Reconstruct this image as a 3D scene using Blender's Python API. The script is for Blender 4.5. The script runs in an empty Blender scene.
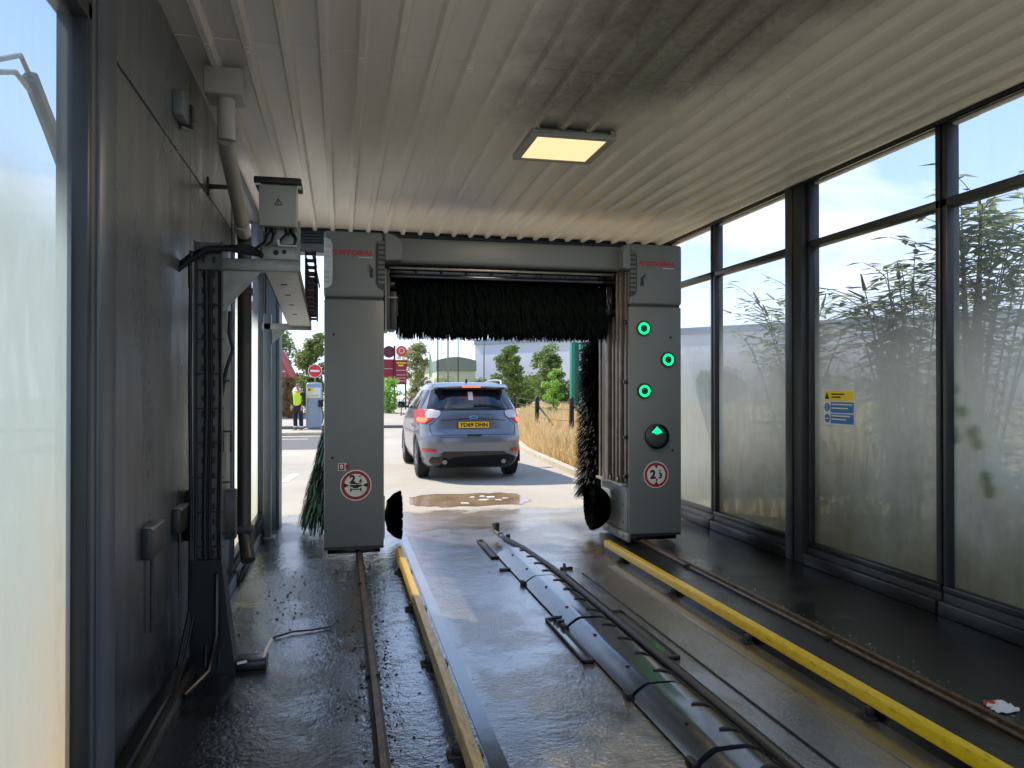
import bpy, bmesh, math, random
from mathutils import Vector, Matrix
random.seed(7)
PI = math.pi
C = bpy.context.scene.collection
scene = bpy.context.scene
R = math.radians

# ------------------------------------------------------------------ camera
cam_d = bpy.data.cameras.new('camera')
cam = bpy.data.objects.new('camera', cam_d); C.objects.link(cam)
cam_d.sensor_fit = 'HORIZONTAL'; cam_d.sensor_width = 36.0; cam_d.lens = 36.0 * 769 / 1024
cam_d.clip_start = 0.05; cam_d.clip_end = 2000
cam.location = (0, 0, 1.55)
cam.rotation_euler = (R(90.37), 0, R(-12.54))
scene.camera = cam

# ------------------------------------------------------------------ colour management
scene.view_settings.view_transform = 'Standard'
scene.view_settings.look = 'None'
scene.view_settings.gamma = 1.0
scene.view_settings.use_curve_mapping = False
scene.view_settings.exposure = 1.3
scene.cycles.max_bounces = 16; scene.cycles.diffuse_bounces = 10; scene.cycles.transparent_max_bounces = 24

def lin(c):
    return c / 12.92 if c <= 0.04045 else ((c + 0.055) / 1.055) ** 2.4
def rgb(r, g, b):
    return (lin(r / 255), lin(g / 255), lin(b / 255), 1)

# ------------------------------------------------------------------ world: blue sky with broken cloud
SKY_STRENGTH = 0.95
w = bpy.data.worlds.new('sky'); scene.world = w; w.use_nodes = True
nt = w.node_tree; nt.nodes.clear()
def wn(t): return nt.nodes.new(t)
wl = nt.links.new
tc = wn('ShaderNodeTexCoord'); sep = wn('ShaderNodeSeparateXYZ'); wl(tc.outputs['Generated'], sep.inputs[0])
ramp = wn('ShaderNodeValToRGB'); wl(sep.outputs['Z'], ramp.inputs[0])
ramp.color_ramp.elements[0].position = 0.0; ramp.color_ramp.elements[0].color = rgb(200, 209, 219)
ramp.color_ramp.elements[1].position = 1.0; ramp.color_ramp.elements[1].color = rgb(72, 112, 172)
e = ramp.color_ramp.elements.new(0.07); e.color = rgb(188, 200, 216)
e = ramp.color_ramp.elements.new(0.22); e.color = rgb(146, 170, 204)
e = ramp.color_ramp.elements.new(0.45); e.color = rgb(118, 150, 196)
mp = wn('ShaderNodeMapping'); mp.inputs['Scale'].default_value = (1.5, 1.5, 4.2); mp.inputs['Location'].default_value = (3.1, 1.7, 0.4)
wl(tc.outputs['Generated'], mp.inputs[0])
cl = wn('ShaderNodeTexNoise'); cl.inputs['Scale'].default_value = 1.7; cl.inputs['Detail'].default_value = 7; cl.inputs['Roughness'].default_value = 0.58
cl.inputs['Distortion'].default_value = 0.3
wl(mp.outputs[0], cl.inputs['Vector'])
cr = wn('ShaderNodeValToRGB'); wl(cl.outputs['Fac'], cr.inputs[0])
cr.color_ramp.elements[0].position = 0.49; cr.color_ramp.elements[1].position = 0.68
cr.color_ramp.elements[1].color = (0.9, 0.9, 0.9, 1)
mx = wn('ShaderNodeMixRGB'); wl(cr.outputs[0], mx.inputs[0]); wl(ramp.outputs[0], mx.inputs[1])
mx.inputs[2].default_value = (0.60, 0.61, 0.635, 1)
bg = wn('ShaderNodeBackground'); wl(mx.outputs[0], bg.inputs[0]); bg.inputs[1].default_value = SKY_STRENGTH
wo = wn('ShaderNodeOutputWorld'); wl(bg.outputs[0], wo.inputs[0])

# ------------------------------------------------------------------ sun (from the front left, about 48 degrees high)
sd = bpy.data.lights.new('sun', 'SUN'); sd.energy = 2.9; sd.angle = R(0.6); sd.color = (1.0, 0.93, 0.82)
so = bpy.data.objects.new('sun', sd); C.objects.link(so)
so.location = (-20, 25, 30)
so.rotation_euler = Vector((0.65, -0.60, -1.0)).to_track_quat('-Z', 'Y').to_euler()

# ------------------------------------------------------------------ materials
class NM:
    """small node helper"""
    def __init__(s, name):
        s.m = bpy.data.materials.new(name); s.m.use_nodes = True
        s.t = s.m.node_tree; s.n = s.t.nodes
        s.p = s.n['Principled BSDF']; s.out = s.n['Material Output']
    def new(s, t, **k):
        n = s.n.new(t)
        for a, v in k.items(): setattr(n, a, v)
        return n
    def l(s, a, b): s.t.links.new(a, b)
    def coord(s, scale=(1, 1, 1), kind='Object', loc=(0, 0, 0)):
        if kind == 'World':
            g = s.new('ShaderNodeNewGeometry').outputs['Position']
        else:
            g = s.new('ShaderNodeTexCoord').outputs['Object']
        mp = s.new('ShaderNodeMapping'); mp.inputs['Scale'].default_value = scale; mp.inputs['Location'].default_value = loc
        s.l(g, mp.inputs[0]); return mp.outputs[0]
    def noise(s, scale, detail=4, rough=0.55, vec=None, dist=0):
        n = s.new('ShaderNodeTexNoise'); n.inputs['Scale'].default_value = scale; n.inputs['Detail'].default_value = detail
        n.inputs['Roughness'].default_value = rough; n.inputs['Distortion'].default_value = dist
        if vec is None: vec = s.coord(kind='World')
        s.l(vec, n.inputs['Vector']); return n.outputs['Fac']
    def ramp(s, fac, stops):
        r = s.new('ShaderNodeValToRGB'); s.l(fac, r.inputs[0])
        els = r.color_ramp.elements
        while len(els) < len(stops): els.new(0.5)
        for el, (p, c) in zip(els, stops):
            el.position = p; el.color = c if len(c) == 4 else (*c, 1)
        return r.outputs[0]
    def vramp(s, fac, p0, p1, v0=0.0, v1=1.0, smooth=True):
        r = s.new('ShaderNodeMapRange'); s.l(fac, r.inputs[0])
        r.interpolation_type = 'SMOOTHSTEP' if smooth else 'LINEAR'
        r.inputs[1].default_value = p0; r.inputs[2].default_value = p1; r.inputs[3].default_value = v0; r.inputs[4].default_value = v1
        return r.outputs[0]
    def mix(s, f, a, b):
        x = s.new('ShaderNodeMixRGB')
        for i, v in ((0, f), (1, a), (2, b)):
            if isinstance(v, (int, float)): x.inputs[i].default_value = v
            elif isinstance(v, tuple): x.inputs[i].default_value = v if len(v) == 4 else (*v, 1)
            else: s.l(v, x.inputs[i])
        return x.outputs[0]
    def math(s, op, a, b=0.0):
        x = s.new('ShaderNodeMath', operation=op)
        for i, v in ((0, a), (1, b)):
            if isinstance(v, (int, float)): x.inputs[i].default_value = v
            else: s.l(v, x.inputs[i])
        return x.outputs[0]
    def xyz(s):
        g = s.new('ShaderNodeNewGeometry'); x = s.new('ShaderNodeSeparateXYZ'); s.l(g.outputs['Position'], x.inputs[0]); return x.outputs
    def bump(s, h, strength=0.3, dist=0.01):
        b = s.new('ShaderNodeBump'); b.inputs['Strength'].default_value = strength; b.inputs['Distance'].default_value = dist
        s.l(h, b.inputs['Height']); s.l(b.outputs[0], s.p.inputs['Normal']); return b
    def set(s, **k):
        for a, v in k.items():
            i = s.p.inputs[a.replace('_', ' ')]
            if isinstance(v, (int, float, tuple)): i.default_value = v
            else: s.l(v, i)

def plain(name, col, rough=0.5, metal=0.0, var=0.12, scale=6.0, spec=0.5, bump=0.0):
    """base colour with a little procedural wear"""
    a = NM(name)
    f = a.noise(scale, 4)
    d = tuple(c * (1 - var) for c in col[:3]) + (1,)
    b = tuple(min(1, c * (1 + var)) for c in col[:3]) + (1,)
    a.set(Base_Color=a.ramp(f, [(0.3, d), (0.7, b)]), Roughness=rough, Metallic=metal)
    a.p.inputs['Specular IOR Level'].default_value = spec
    if bump: a.bump(a.noise(scale * 8, 3), bump, 0.004)
    return a.m
def emit(name, col, s):
    a = NM(name); a.set(Base_Color=col); a.p.inputs['Emission Color'].default_value = col; a.p.inputs['Emission Strength'].default_value = s
    a.set(Roughness=0.4); return a.m

M = {}
M['panel'] = plain('dark_grey_gantry_paint', rgb(112, 117, 118), 0.42, var=0.04, scale=2)
M['panel_dark'] = plain('dark_grey_plastic', rgb(52, 55, 56), 0.5)  # plain dark grey for brackets, plates and trim
M['louver_lit'] = plain('lit_silver_louvre', rgb(196, 204, 208), 0.35, 0.1)  # silver, raised in tone for window light on the left vent
M['black'] = plain('black_rubber', rgb(14, 14, 15), 0.55)
M['blackgloss'] = plain('black_gloss', rgb(10, 10, 12), 0.15)
M['frame'] = plain('anthracite_window_frame', rgb(50, 53, 55), 0.38, 0.2, var=0.1)
M['framelight'] = plain('grey_jamb', rgb(92, 98, 106), 0.4, 0.2, var=0.12, scale=3)
M['steel'] = plain('galvanised_steel', rgb(132, 132, 124), 0.42, 0.55, var=0.2, scale=14)
M['steel_dark'] = plain('dirty_steel', rgb(62, 60, 55), 0.45, 0.5, var=0.35, scale=12)
M['alu'] = plain('aluminium_profile', rgb(120, 115, 108), 0.35, 0.6, var=0.2, scale=10)
M['pvc'] = plain('beige_pvc', rgb(176, 172, 158), 0.45, var=0.12, scale=5)
M['pvc_grey'] = plain('grey_pvc', rgb(158, 155, 144), 0.5, var=0.1, scale=5)
M['pvc_dark'] = plain('dark_downpipe', rgb(58, 55, 50), 0.45, var=0.15, scale=5)
M['box'] = plain('beige_enclosure', rgb(160, 158, 146), 0.45, var=0.05)
M['white'] = plain('white_print', rgb(214, 214, 210), 0.5, var=0.03)
M['red'] = plain('red_print', rgb(150, 22, 36), 0.45, var=0.05)
M['redtext'] = plain('red_lettering', rgb(176, 40, 44), 0.45, var=0.05)
M['yellowsign'] = plain('yellow_print', rgb(222, 200, 20), 0.5, var=0.03)
M['bluesign'] = plain('blue_print', rgb(40, 110, 176), 0.5, var=0.05)
M['green_led'] = emit('green_led_ring', (0.0, 1.0, 0.22, 1), 1.0)
M['green_off'] = plain('dark_green_lens', rgb(6, 66, 34), 0.3)
M['lens'] = plain('grey_lamp_lens', rgb(58, 66, 66), 0.35, var=0.1, scale=80)

# cladding on the left wall
a = NM('grey_composite_panel'); x, y, z = a.xyz()
g1 = a.noise(1.2, 5, 0.6, a.coord((3, 3, 0.7), 'World'))
g2 = a.noise(8, 5, 0.6, a.coord((6, 6, 0.5), 'World'))
low = a.math('ADD', a.vramp(z, 0.1, 1.7, 1, 0), a.math('MULTIPLY', a.math('SUBTRACT', g1, 0.5), 1.0))
colr = a.ramp(low, [(0.0, rgb(112, 115, 117)), (0.5, rgb(88, 91, 93)), (1.0, rgb(28, 29, 31))])  # colour darkened downwards for grime and for the dark reflections there
a.set(Base_Color=a.mix(a.math('MULTIPLY', g2, 0.12), colr, rgb(84, 82, 78)), Metallic=0.25, Roughness=a.vramp(g1, 0.3, 0.7, 0.24, 0.42))
a.bump(a.noise(1.5, 2), 0.12, 0.01)
M['cladding'] = a.m

# ceiling liner sheet: off-white steel with a brown soot stain
a = NM('profiled_liner_sheet'); x, y, z = a.xyz()
nz = a.noise(1.4, 6, 0.65); nf = a.noise(22, 5, 0.7); ns = a.noise(6, 4, 0.6, a.coord((3.5, 0.35, 1), 'World'))
dx = a.math('SUBTRACT', x, a.math('ADD', 1.62, a.math('MULTIPLY', a.math('SUBTRACT', y, 4.0), -0.12)))
dd = a.math('ADD', a.math('POWER', a.math('ABSOLUTE', a.math('DIVIDE', dx, 0.68)), 2), a.math('POWER', a.math('ABSOLUTE', a.math('DIVIDE', a.math('SUBTRACT', y, 3.6), 1.7)), 2))
dirt = a.vramp(a.math('ADD', dd, a.math('MULTIPLY', a.math('SUBTRACT', nz, 0.5), 2.2)), 0.1, 1.7, 1, 0)
leftg = a.vramp(x, -0.9, 3.2)
base = a.mix(leftg, rgb(242, 236, 226), rgb(244, 236, 216))
base = a.mix(a.math('MULTIPLY', ns, 0.35), base, rgb(196, 184, 166))
base = a.mix(a.math('MULTIPLY', dirt, a.vramp(nf, 0.1, 0.9, 0.6, 0.86)), base, rgb(76, 62, 46))
a.set(Base_Color=base, Metallic=0.0, Roughness=a.vramp(nf, 0.3, 0.7, 0.28, 0.42))
M['liner'] = a.m

# wet concrete inside the bay
a = NM('wet_bay_floor'); x, y, z = a.xyz()
n1 = a.noise(1.1, 6, 0.6); n2 = a.noise(38, 4, 0.6); n3 = a.noise(5, 5, 0.6); n4 = a.noise(90, 3, 0.6)
def band(a, v, c0, c1, s=0.03):
    return a.math('MULTIPLY', a.vramp(v, c0 - s, c0 + s), a.vramp(v, c1 - s, c1 + s, 1, 0))
centre = band(a, x, 0.6, 2.5, 0.02)
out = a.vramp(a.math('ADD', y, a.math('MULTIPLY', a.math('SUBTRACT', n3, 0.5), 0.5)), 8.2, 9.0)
side = a.ramp(n1, [(0.3, rgb(20, 20, 20)), (0.62, rgb(36, 34, 31)), (0.8, rgb(52, 48, 40))])
mid = a.ramp(n1, [(0.3, rgb(70, 65, 58)), (0.5, rgb(98, 90, 78)), (0.75, rgb(124, 113, 96))])
col = a.mix(centre, side, mid)
col = a.mix(a.math('MULTIPLY', n2, 0.35), col, a.mix(centre, rgb(10, 10, 10), rgb(50, 46, 42)))
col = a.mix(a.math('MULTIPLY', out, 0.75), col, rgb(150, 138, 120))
lane = band(a, x, 0.08, 0.74, 0.05)
pud = a.math('MAXIMUM', a.vramp(a.math('ADD', n1, a.math('MULTIPLY', n3, 0.35)), 0.58, 0.76, 1, 0), a.math('MULTIPLY', lane, a.vramp(n3, 0.36, 0.5, 0, 1)))   # 1 = standing water
rg = a.mix(pud, a.mix(centre, (0.17,) * 3, (0.24,) * 3), (0.04,) * 3)
a.set(Base_Color=col, Roughness=rg)
a.p.inputs['Specular IOR Level'].default_value = 0.75
h = a.math('ADD', a.math('MULTIPLY', n2, a.math('SUBTRACT', 1.25, pud)), a.math('MULTIPLY', n4, 0.3))
h = a.math('ADD', h, a.math('MULTIPLY', a.noise(3, 2, 0.5), 0.5))
h = a.math('ADD', h, a.math('MULTIPLY', a.math('MULTIPLY', a.noise(16, 3, 0.55, None, 0.4), a.vramp(x, 0.75, 0.6)), 0.9))
b = a.bump(h, 0.5, 0.010)
a.l(a.math('ADD', a.math('MULTIPLY', band(a, x, 0.02, 2.42, 0.06), 0.62), a.vramp(x, 2.4, 0.1, 0.12, 0.38)), a.p.inputs['Coat Weight']); a.p.inputs['Coat IOR'].default_value = 2.35; a.l(rg, a.p.inputs['Coat Roughness']); a.l(b.outputs[0], a.p.inputs['Coat Normal'])
M['wetfloor'] = a.m

a = NM('smooth_wet_strip'); n1 = a.noise(3, 5)
a.set(Base_Color=a.ramp(n1, [(0.3, rgb(66, 64, 62)), (0.7, rgb(96, 92, 84))]), Roughness=0.13); a.bump(a.noise(14, 3), 0.12, 0.006); a.p.inputs['Coat Weight'].default_value = 1.0; a.p.inputs['Coat IOR'].default_value = 1.7; a.p.inputs['Coat Roughness'].default_value = .16
M['wetstrip'] = a.m

# sunlit forecourt concrete
a = NM('forecourt_concrete'); x, y, z = a.xyz()
n1 = a.noise(0.35, 5, 0.6); n2 = a.noise(9, 5, 0.6); n3 = a.noise(2.2, 5, 0.6)
col = a.ramp(n1, [(0.3, rgb(158, 150, 138)), (0.55, rgb(176, 167, 152)), (0.75, rgb(188, 180, 166))])
col = a.mix(a.math('MULTIPLY', n2, 0.28), col, rgb(120, 112, 100))
wet = a.vramp(a.math('ADD', y, a.math('MULTIPLY', a.math('SUBTRACT', n3, 0.5), 1.3)), 9.6, 10.0, 1, 0)
col = a.mix(a.math('MULTIPLY', wet, 0.6), col, rgb(96, 88, 76))
a.set(Base_Color=col, Roughness=a.mix(wet, (0.8,) * 3, (0.16,) * 3)); a.bump(n2, 0.2, 0.01)
M['forecourt'] = a.m
M['kerb'] = plain('kerb_concrete', rgb(176, 166, 146), 0.8, var=0.15, scale=5, bump=0.3)
M['kerb_and_shade'] = plain('dark_kerb_and_shade', rgb(96, 94, 95), 0.85, var=0.1, scale=4, bump=0.3)  # dark kerb face, and the shade painted on the far pavement
a = NM('puddle_water'); n1 = a.noise(2.5, 4)
a.set(Base_Color=a.ramp(n1, [(0.3, rgb(120, 98, 76)), (0.7, rgb(160, 136, 108))]), Roughness=0.12); a.bump(a.noise(7, 2), 0.06, 0.01)
M['puddle'] = a.m
M['foam'] = plain('white_foam', rgb(225, 222, 212), 0.7)
M['sill'] = plain('wet_black_sill', rgb(30, 31, 32), 0.28, 0.1, var=0.25, scale=8)
M['yellow'] = None
a = NM('yellow_guide_paint'); x, y, z = a.xyz()
n1 = a.noise(12, 5, 0.7, a.coord((6, 1.2, 6), 'World')); n2 = a.noise(3, 4)
col = a.ramp(n1, [(0.28, rgb(150, 118, 20)), (0.42, rgb(222, 184, 18)), (0.7, rgb(240, 206, 30))])
a.set(Base_Color=col, Roughness=0.3); M['yellow'] = a.m
a = NM('worn_yellow_guide_paint'); x, y, z = a.xyz()
n1 = a.noise(9, 5, 0.7, a.coord((6, 1.0, 6), 'World'))
fade = a.vramp(y, 4.4, 6.2)
col = a.ramp(n1, [(0.3, rgb(140, 114, 70)), (0.5, rgb(192, 164, 98)), (0.7, rgb(212, 188, 130))])
a.set(Base_Color=a.mix(fade, col, rgb(214, 170, 40)), Roughness=0.35); M['yellow_worn'] = a.m
a = NM('rusty_rail'); n1 = a.noise(20, 5, 0.7)
a.set(Base_Color=a.ramp(n1, [(0.3, rgb(64, 50, 38)), (0.6, rgb(120, 98, 76)), (0.75, rgb(150, 128, 104))]), Roughness=0.35, Metallic=0.4); M['rail'] = a.m
a = NM('wet_black_plastic'); a.set(Base_Color=a.ramp(a.noise(5, 4), [(0.3, rgb(26, 27, 30)), (0.7, rgb(58, 58, 60))]), Roughness=0.24)
a.p.inputs['Specular IOR Level'].default_value = 0.8
a.bump(a.noise(7, 3), 0.18, 0.015); a.p.inputs['Coat Weight'].default_value = 1.0; a.p.inputs['Coat IOR'].default_value = 1.5; a.p.inputs['Coat Roughness'].default_value = .2; M['wetplastic'] = a.m

# glazing: clean at the top, frosted by limescale and algae further down
def glazing(name, z0, z1, frost, low, lowz=(0.2, 1.2), side=None, clear_mix=0.12, wob=0.5, top_dirt=0.06, rust=None, dens=0.9, seethrough=0.35):
    a = NM(name); n = a.n; a.n.remove(a.p)
    x, y, z = a.xyz()
    nz = a.noise(1.1, 5, 0.6); nfine = a.noise(16, 5, 0.65, a.coord((1, 1, 0.3), 'World')); streak = a.noise(9, 3, 0.6, a.coord((1, 1, 0.05), 'World'))
    zz = a.math('ADD', z, a.math('MULTIPLY', a.math('SUBTRACT', nz, 0.5), wob))
    f = a.vramp(zz, z0, z1, dens, 0.0)                       # frost amount
    f = a.math('MULTIPLY', f, a.vramp(nfine, 0.25, 0.6, 0.88, 1.0))
    f = a.math('MAXIMUM', f, a.math('MULTIPLY', streak, top_dirt))
    lf = a.vramp(a.math('ADD', z, a.math('MULTIPLY', a.math('SUBTRACT', nz, 0.5), 1.3)), lowz[0], lowz[1], 1, 0)
    col = a.mix(lf, frost, low)
    col = a.mix(a.math('MULTIPLY', streak, 0.25), col, tuple(c * 0.7 for c in frost[:3]) + (1,))
    if rust:
        rf = a.math('MULTIPLY', a.vramp(y, rust[0], rust[1], 0, 1), a.vramp(a.math('ADD', z, a.math('MULTIPLY', nz, 0.8)), 0.2, 1.7, .65, 0))
        col = a.mix(rf, col, rgb(196, 150, 96))
    tr = a.new('ShaderNodeBsdfTranslucent'); a.l(col, tr.inputs[0])
    di = a.new('ShaderNodeBsdfDiffuse'); a.l(col, di.inputs[0])
    m1 = a.new('ShaderNodeMixShader'); m1.inputs[0].default_value = 0.14; a.l(tr.outputs[0], m1.inputs[1]); a.l(di.outputs[0], m1.inputs[2])
    tt = a.new('ShaderNodeBsdfTransparent'); a.l(col, tt.inputs[0])
    m2 = a.new('ShaderNodeMixShader'); m2.inputs[0].default_value = seethrough; a.l(m1.outputs[0], m2.inputs[1]); a.l(tt.outputs[0], m2.inputs[2])
    tp = a.new('ShaderNodeBsdfTransparent'); tp.inputs[0].default_value = (0.96, 0.98, 0.98, 1)
    gl = a.new('ShaderNodeBsdfGlossy'); gl.inputs['Roughness'].default_value = 0.03
    ge = a.new('ShaderNodeNewGeometry'); dp = a.new('ShaderNodeVectorMath', operation='DOT_PRODUCT'); a.l(ge.outputs['Normal'], dp.inputs[0]); a.l(ge.outputs['Incoming'], dp.inputs[1])
    cs = a.math('SUBTRACT', 1.0, a.math('ABSOLUTE', dp.outputs['Value']))
    fr = a.math('ADD', 0.02, a.math('MULTIPLY', a.math('POWER', cs, 5.0), 0.5))
    m3 = a.new('ShaderNodeMixShader'); a.l(fr, m3.inputs[0]); a.l(tp.outputs[0], m3.inputs[1]); a.l(gl.outputs[0], m3.inputs[2])
    m4 = a.new('ShaderNodeMixShader'); a.l(f, m4.inputs[0]); a.l(m3.outputs[0], m4.inputs[1]); a.l(m2.outputs[0], m4.inputs[2])
    a.l(m4.outputs[0], a.out.inputs[0])
    return a.m
M['glass_left'] = glazing('limescaled_glass_left', 1.95, 2.4, rgb(158, 170, 166), rgb(168, 164, 146), (0.3, 1.6), rust=(2.0, 2.95), wob=0.25, dens=1.0, top_dirt=0.25, seethrough=0.06)
M['glass_left_far'] = glazing('limescaled_glass_left_far', 2.1, 2.4, rgb(226, 236, 226), rgb(205, 196, 160), (0.2, 0.9), wob=0.2, dens=1.0, seethrough=0.1)
M['glass_clear'] = glazing('clear_upper_glass', -2, -1, rgb(220, 225, 225), rgb(220, 225, 225), (-3, -2), top_dirt=0.1)
M['glass_right'] = glazing('limescaled_glass_right', 1.55, 2.6, rgb(224, 224, 210), rgb(112, 106, 76), (0.1, 1.4), wob=0.5, dens=1.0, top_dirt=0.25, seethrough=0.08)
M['glass_right_far'] = glazing('limescaled_glass_right_far', 1.4, 2.5, rgb(220, 226, 220), rgb(206, 202, 180), (0.1, 0.8), wob=0.3, dens=0.98, seethrough=0.12)

M['debris'] = plain('wet_dirt', rgb(26, 23, 20), .5, var=.5, scale=40)
M['brush'] = plain('dark_green_bristle', rgb(9, 20, 18), 0.7, spec=.2, var=0.4, scale=20)
M['brush_teal'] = plain('teal_bristle', rgb(34, 84, 72), 0.5, var=0.5, scale=16)
M['brush_black'] = plain('black_bristle', rgb(3, 4, 4), 0.9, var=0.2, spec=.02, scale=20)

# ------------------------------------------------------------------ mesh builder
class MB:
    def __init__(s): s.v = []; s.f = []; s.mi = []; s.mats = []; s.cur = 0
    def mat(s, m):
        m = M[m] if isinstance(m, str) else m
        if m not in s.mats: s.mats.append(m)
        s.cur = s.mats.index(m); return s
    def add(s, vs, fs):
        o = len(s.v); s.v += [tuple(v) for v in vs]; s.f += [tuple(i + o for i in f) for f in fs]; s.mi += [s.cur] * len(fs); return s
    def box(s, x0, x1, y0, y1, z0, z1, bev=0.0, seg=2, rot=None):
        if x1 < x0: x0, x1 = x1, x0
        if y1 < y0: y0, y1 = y1, y0
        if z1 < z0: z0, z1 = z1, z0
        if bev <= 0:
            vs = [(x, y, z) for x in (x0, x1) for y in (y0, y1) for z in (z0, z1)]
            fs = [(0, 1, 3, 2), (4, 6, 7, 5), (0, 4, 5, 1), (2, 3, 7, 6), (0, 2, 6, 4), (1, 5, 7, 3)]
        else:
            bm = bmesh.new(); bmesh.ops.create_cube(bm, size=1)
            for v in bm.verts: v.co = Vector(((x0 + x1) / 2 + v.co.x * (x1 - x0), (y0 + y1) / 2 + v.co.y * (y1 - y0), (z0 + z1) / 2 + v.co.z * (z1 - z0)))
            bmesh.ops.bevel(bm, geom=bm.edges[:], offset=min(bev, (x1 - x0) * .49, (y1 - y0) * .49, (z1 - z0) * .49), segments=seg, affect='EDGES', profile=0.5)
            bm.verts.index_update(); vs = [tuple(v.co) for v in bm.verts]; fs = [tuple(v.index for v in f.verts) for f in bm.faces]; bm.free()
        if rot:  # (axis, angle)
            c = Vector(((x0 + x1) / 2, (y0 + y1) / 2, (z0 + z1) / 2)); m = Matrix.Rotation(rot[1], 3, rot[0])
            vs = [tuple(m @ (Vector(v) - c) + c) for v in vs]
        return s.add(vs, fs)
    def tube(s, pts, r, seg=10, caps=True, r1=None):
        pts = [Vector(p) for p in pts]; n = len(pts); vs = []; fs = []
        up = None
        for i, p in enumerate(pts):
            d = (pts[min(i + 1, n - 1)] - pts[max(i - 1, 0)])
            if d.length < 1e-9: d = Vector((0, 0, 1))
            d.normalize()
            if up is None:
                up = Vector((0, 0, 1)) if abs(d.z) < 0.9 else Vector((1, 0, 0))
            a_ = d.cross(up)
            if a_.length < 1e-6: a_ = d.orthogonal()
            a_.normalize(); b_ = a_.cross(d).normalized(); up = b_
            rr = (r if r1 is None else r + (r1 - r) * i / max(1, n - 1)) if not isinstance(r, (list, tuple)) else r[i]
            for k in range(seg):
                t = 2 * PI * k / seg; vs.append(p + a_ * math.cos(t) * rr + b_ * math.sin(t) * rr)
        for i in range(n - 1):
            for k in range(seg):
                k2 = (k + 1) % seg
                fs.append((i * seg + k, i * seg + k2, (i + 1) * seg + k2, (i + 1) * seg + k))
        if caps: fs.append(tuple(range(seg))[::-1]); fs.append(tuple((n - 1) * seg + k for k in range(seg)))
        return s.add(vs, fs)
    def lathe(s, prof, p0, axis=(0, 0, 1), seg=24):
        """prof: list of (distance along axis, radius)"""
        ax = Vector(axis).normalized(); a_ = ax.orthogonal().normalized(); b_ = ax.cross(a_); p0 = Vector(p0); vs = []; fs = []
        for (h, r) in prof:
            for k in range(seg):
                t = 2 * PI * k / seg; vs.append(p0 + ax * h + a_ * math.cos(t) * r + b_ * math.sin(t) * r)
        for i in range(len(prof) - 1):
            for k in range(seg):
                k2 = (k + 1) % seg; fs.append((i * seg + k, i * seg + k2, (i + 1) * seg + k2, (i + 1) * seg + k))
        fs.append(tuple(range(seg))[::-1]); fs.append(tuple((len(prof) - 1) * seg + k for k in range(seg)))
        return s.add(vs, fs)
    def prism(s, poly, axis, t0, t1):
        """extrude a 2D polygon along axis: 'x' poly=(y,z), 'y' poly=(x,z), 'z' poly=(x,y)"""
        def P(u, v, t): return {'x': (t, u, v), 'y': (u, t, v), 'z': (u, v, t)}[axis]
        n = len(poly); vs = [P(u, v, t0) for u, v in poly] + [P(u, v, t1) for u, v in poly]
        fs = [tuple(range(n)), tuple(range(n, 2 * n))[::-1]] + [(i, (i + 1) % n, n + (i + 1) % n, n + i) for i in range(n)]
        return s.add(vs, fs)
    def text(s, txt, size, mtx, bold=0.0, depth=0.002, align='CENTER', sx=1.0):
        cu = bpy.data.curves.new('t', 'FONT'); cu.body = txt; cu.size = size; cu.offset = bold * size; cu.extrude = depth
        cu.align_x = align; cu.align_y = 'CENTER'; cu.resolution_u = 3
        o = bpy.data.objects.new('t', cu); C.objects.link(o)
        me = bpy.data.meshes.new_from_object(o.evaluated_get(bpy.context.evaluated_depsgraph_get()))
        vs = [tuple(mtx @ Vector((v.co.x * sx, v.co.y, v.co.z))) for v in me.vertices]; fs = [tuple(p.vertices) for p in me.polygons]
        bpy.data.objects.remove(o); bpy.data.meshes.remove(me); bpy.data.curves.remove(cu)
        return s.add(vs, fs)
    def build(s, name, parent=None, origin=None, smooth=40, recalc=True):
        me = bpy.data.meshes.new(name)
        if parent is not None:
            org = Vector(parent['_o'])
            myo = org
        else:
            if origin is None:
                xs = [v[0] for v in s.v]; ys = [v[1] for v in s.v]; zs = [v[2] for v in s.v]
                origin = ((min(xs) + max(xs)) / 2, (min(ys) + max(ys)) / 2, min(zs))
            org = Vector(origin); myo = org
        me.from_pydata([tuple(Vector(v) - org) for v in s.v], [], s.f)
        for m in s.mats: me.materials.append(m)
        me.polygons.foreach_set('material_index', s.mi)
        if recalc:
            bm = bmesh.new(); bm.from_mesh(me); bmesh.ops.recalc_face_normals(bm, faces=bm.faces); bm.to_mesh(me); bm.free()
        if smooth:
            me.polygons.foreach_set('use_smooth', [True] * len(me.polygons)); me.set_sharp_from_angle(angle=R(smooth))
        me.update()
        o = bpy.data.objects.new(name, me); C.objects.link(o)
        if parent is not None: o.parent = parent
        else: o.location = org
        ORI[o.name] = tuple(myo); o['_o'] = tuple(myo)
        return o
ORI = {}
def xzt(x, y, z, face=-1):
    """text plane facing -Y at (x,y,z)"""
    return Matrix.Translation((x, y, z)) @ Matrix.Rotation(R(90), 4, 'X')
def thing(name, label, cat, loc, group=None):
    o = bpy.data.objects.new(name, None); C.objects.link(o); o.location = loc; o['label'] = label; o['category'] = cat; o['_o'] = tuple(loc)
    o.empty_display_size = 0.1
    if group: o['group'] = group
    return o
def tag(o, label, cat, group=None, kind=None):
    o['label'] = label; o['category'] = cat
    if group: o['group'] = group
    if kind: o['kind'] = kind
    return o
def struct(o): o['kind'] = 'structure'; return o

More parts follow.
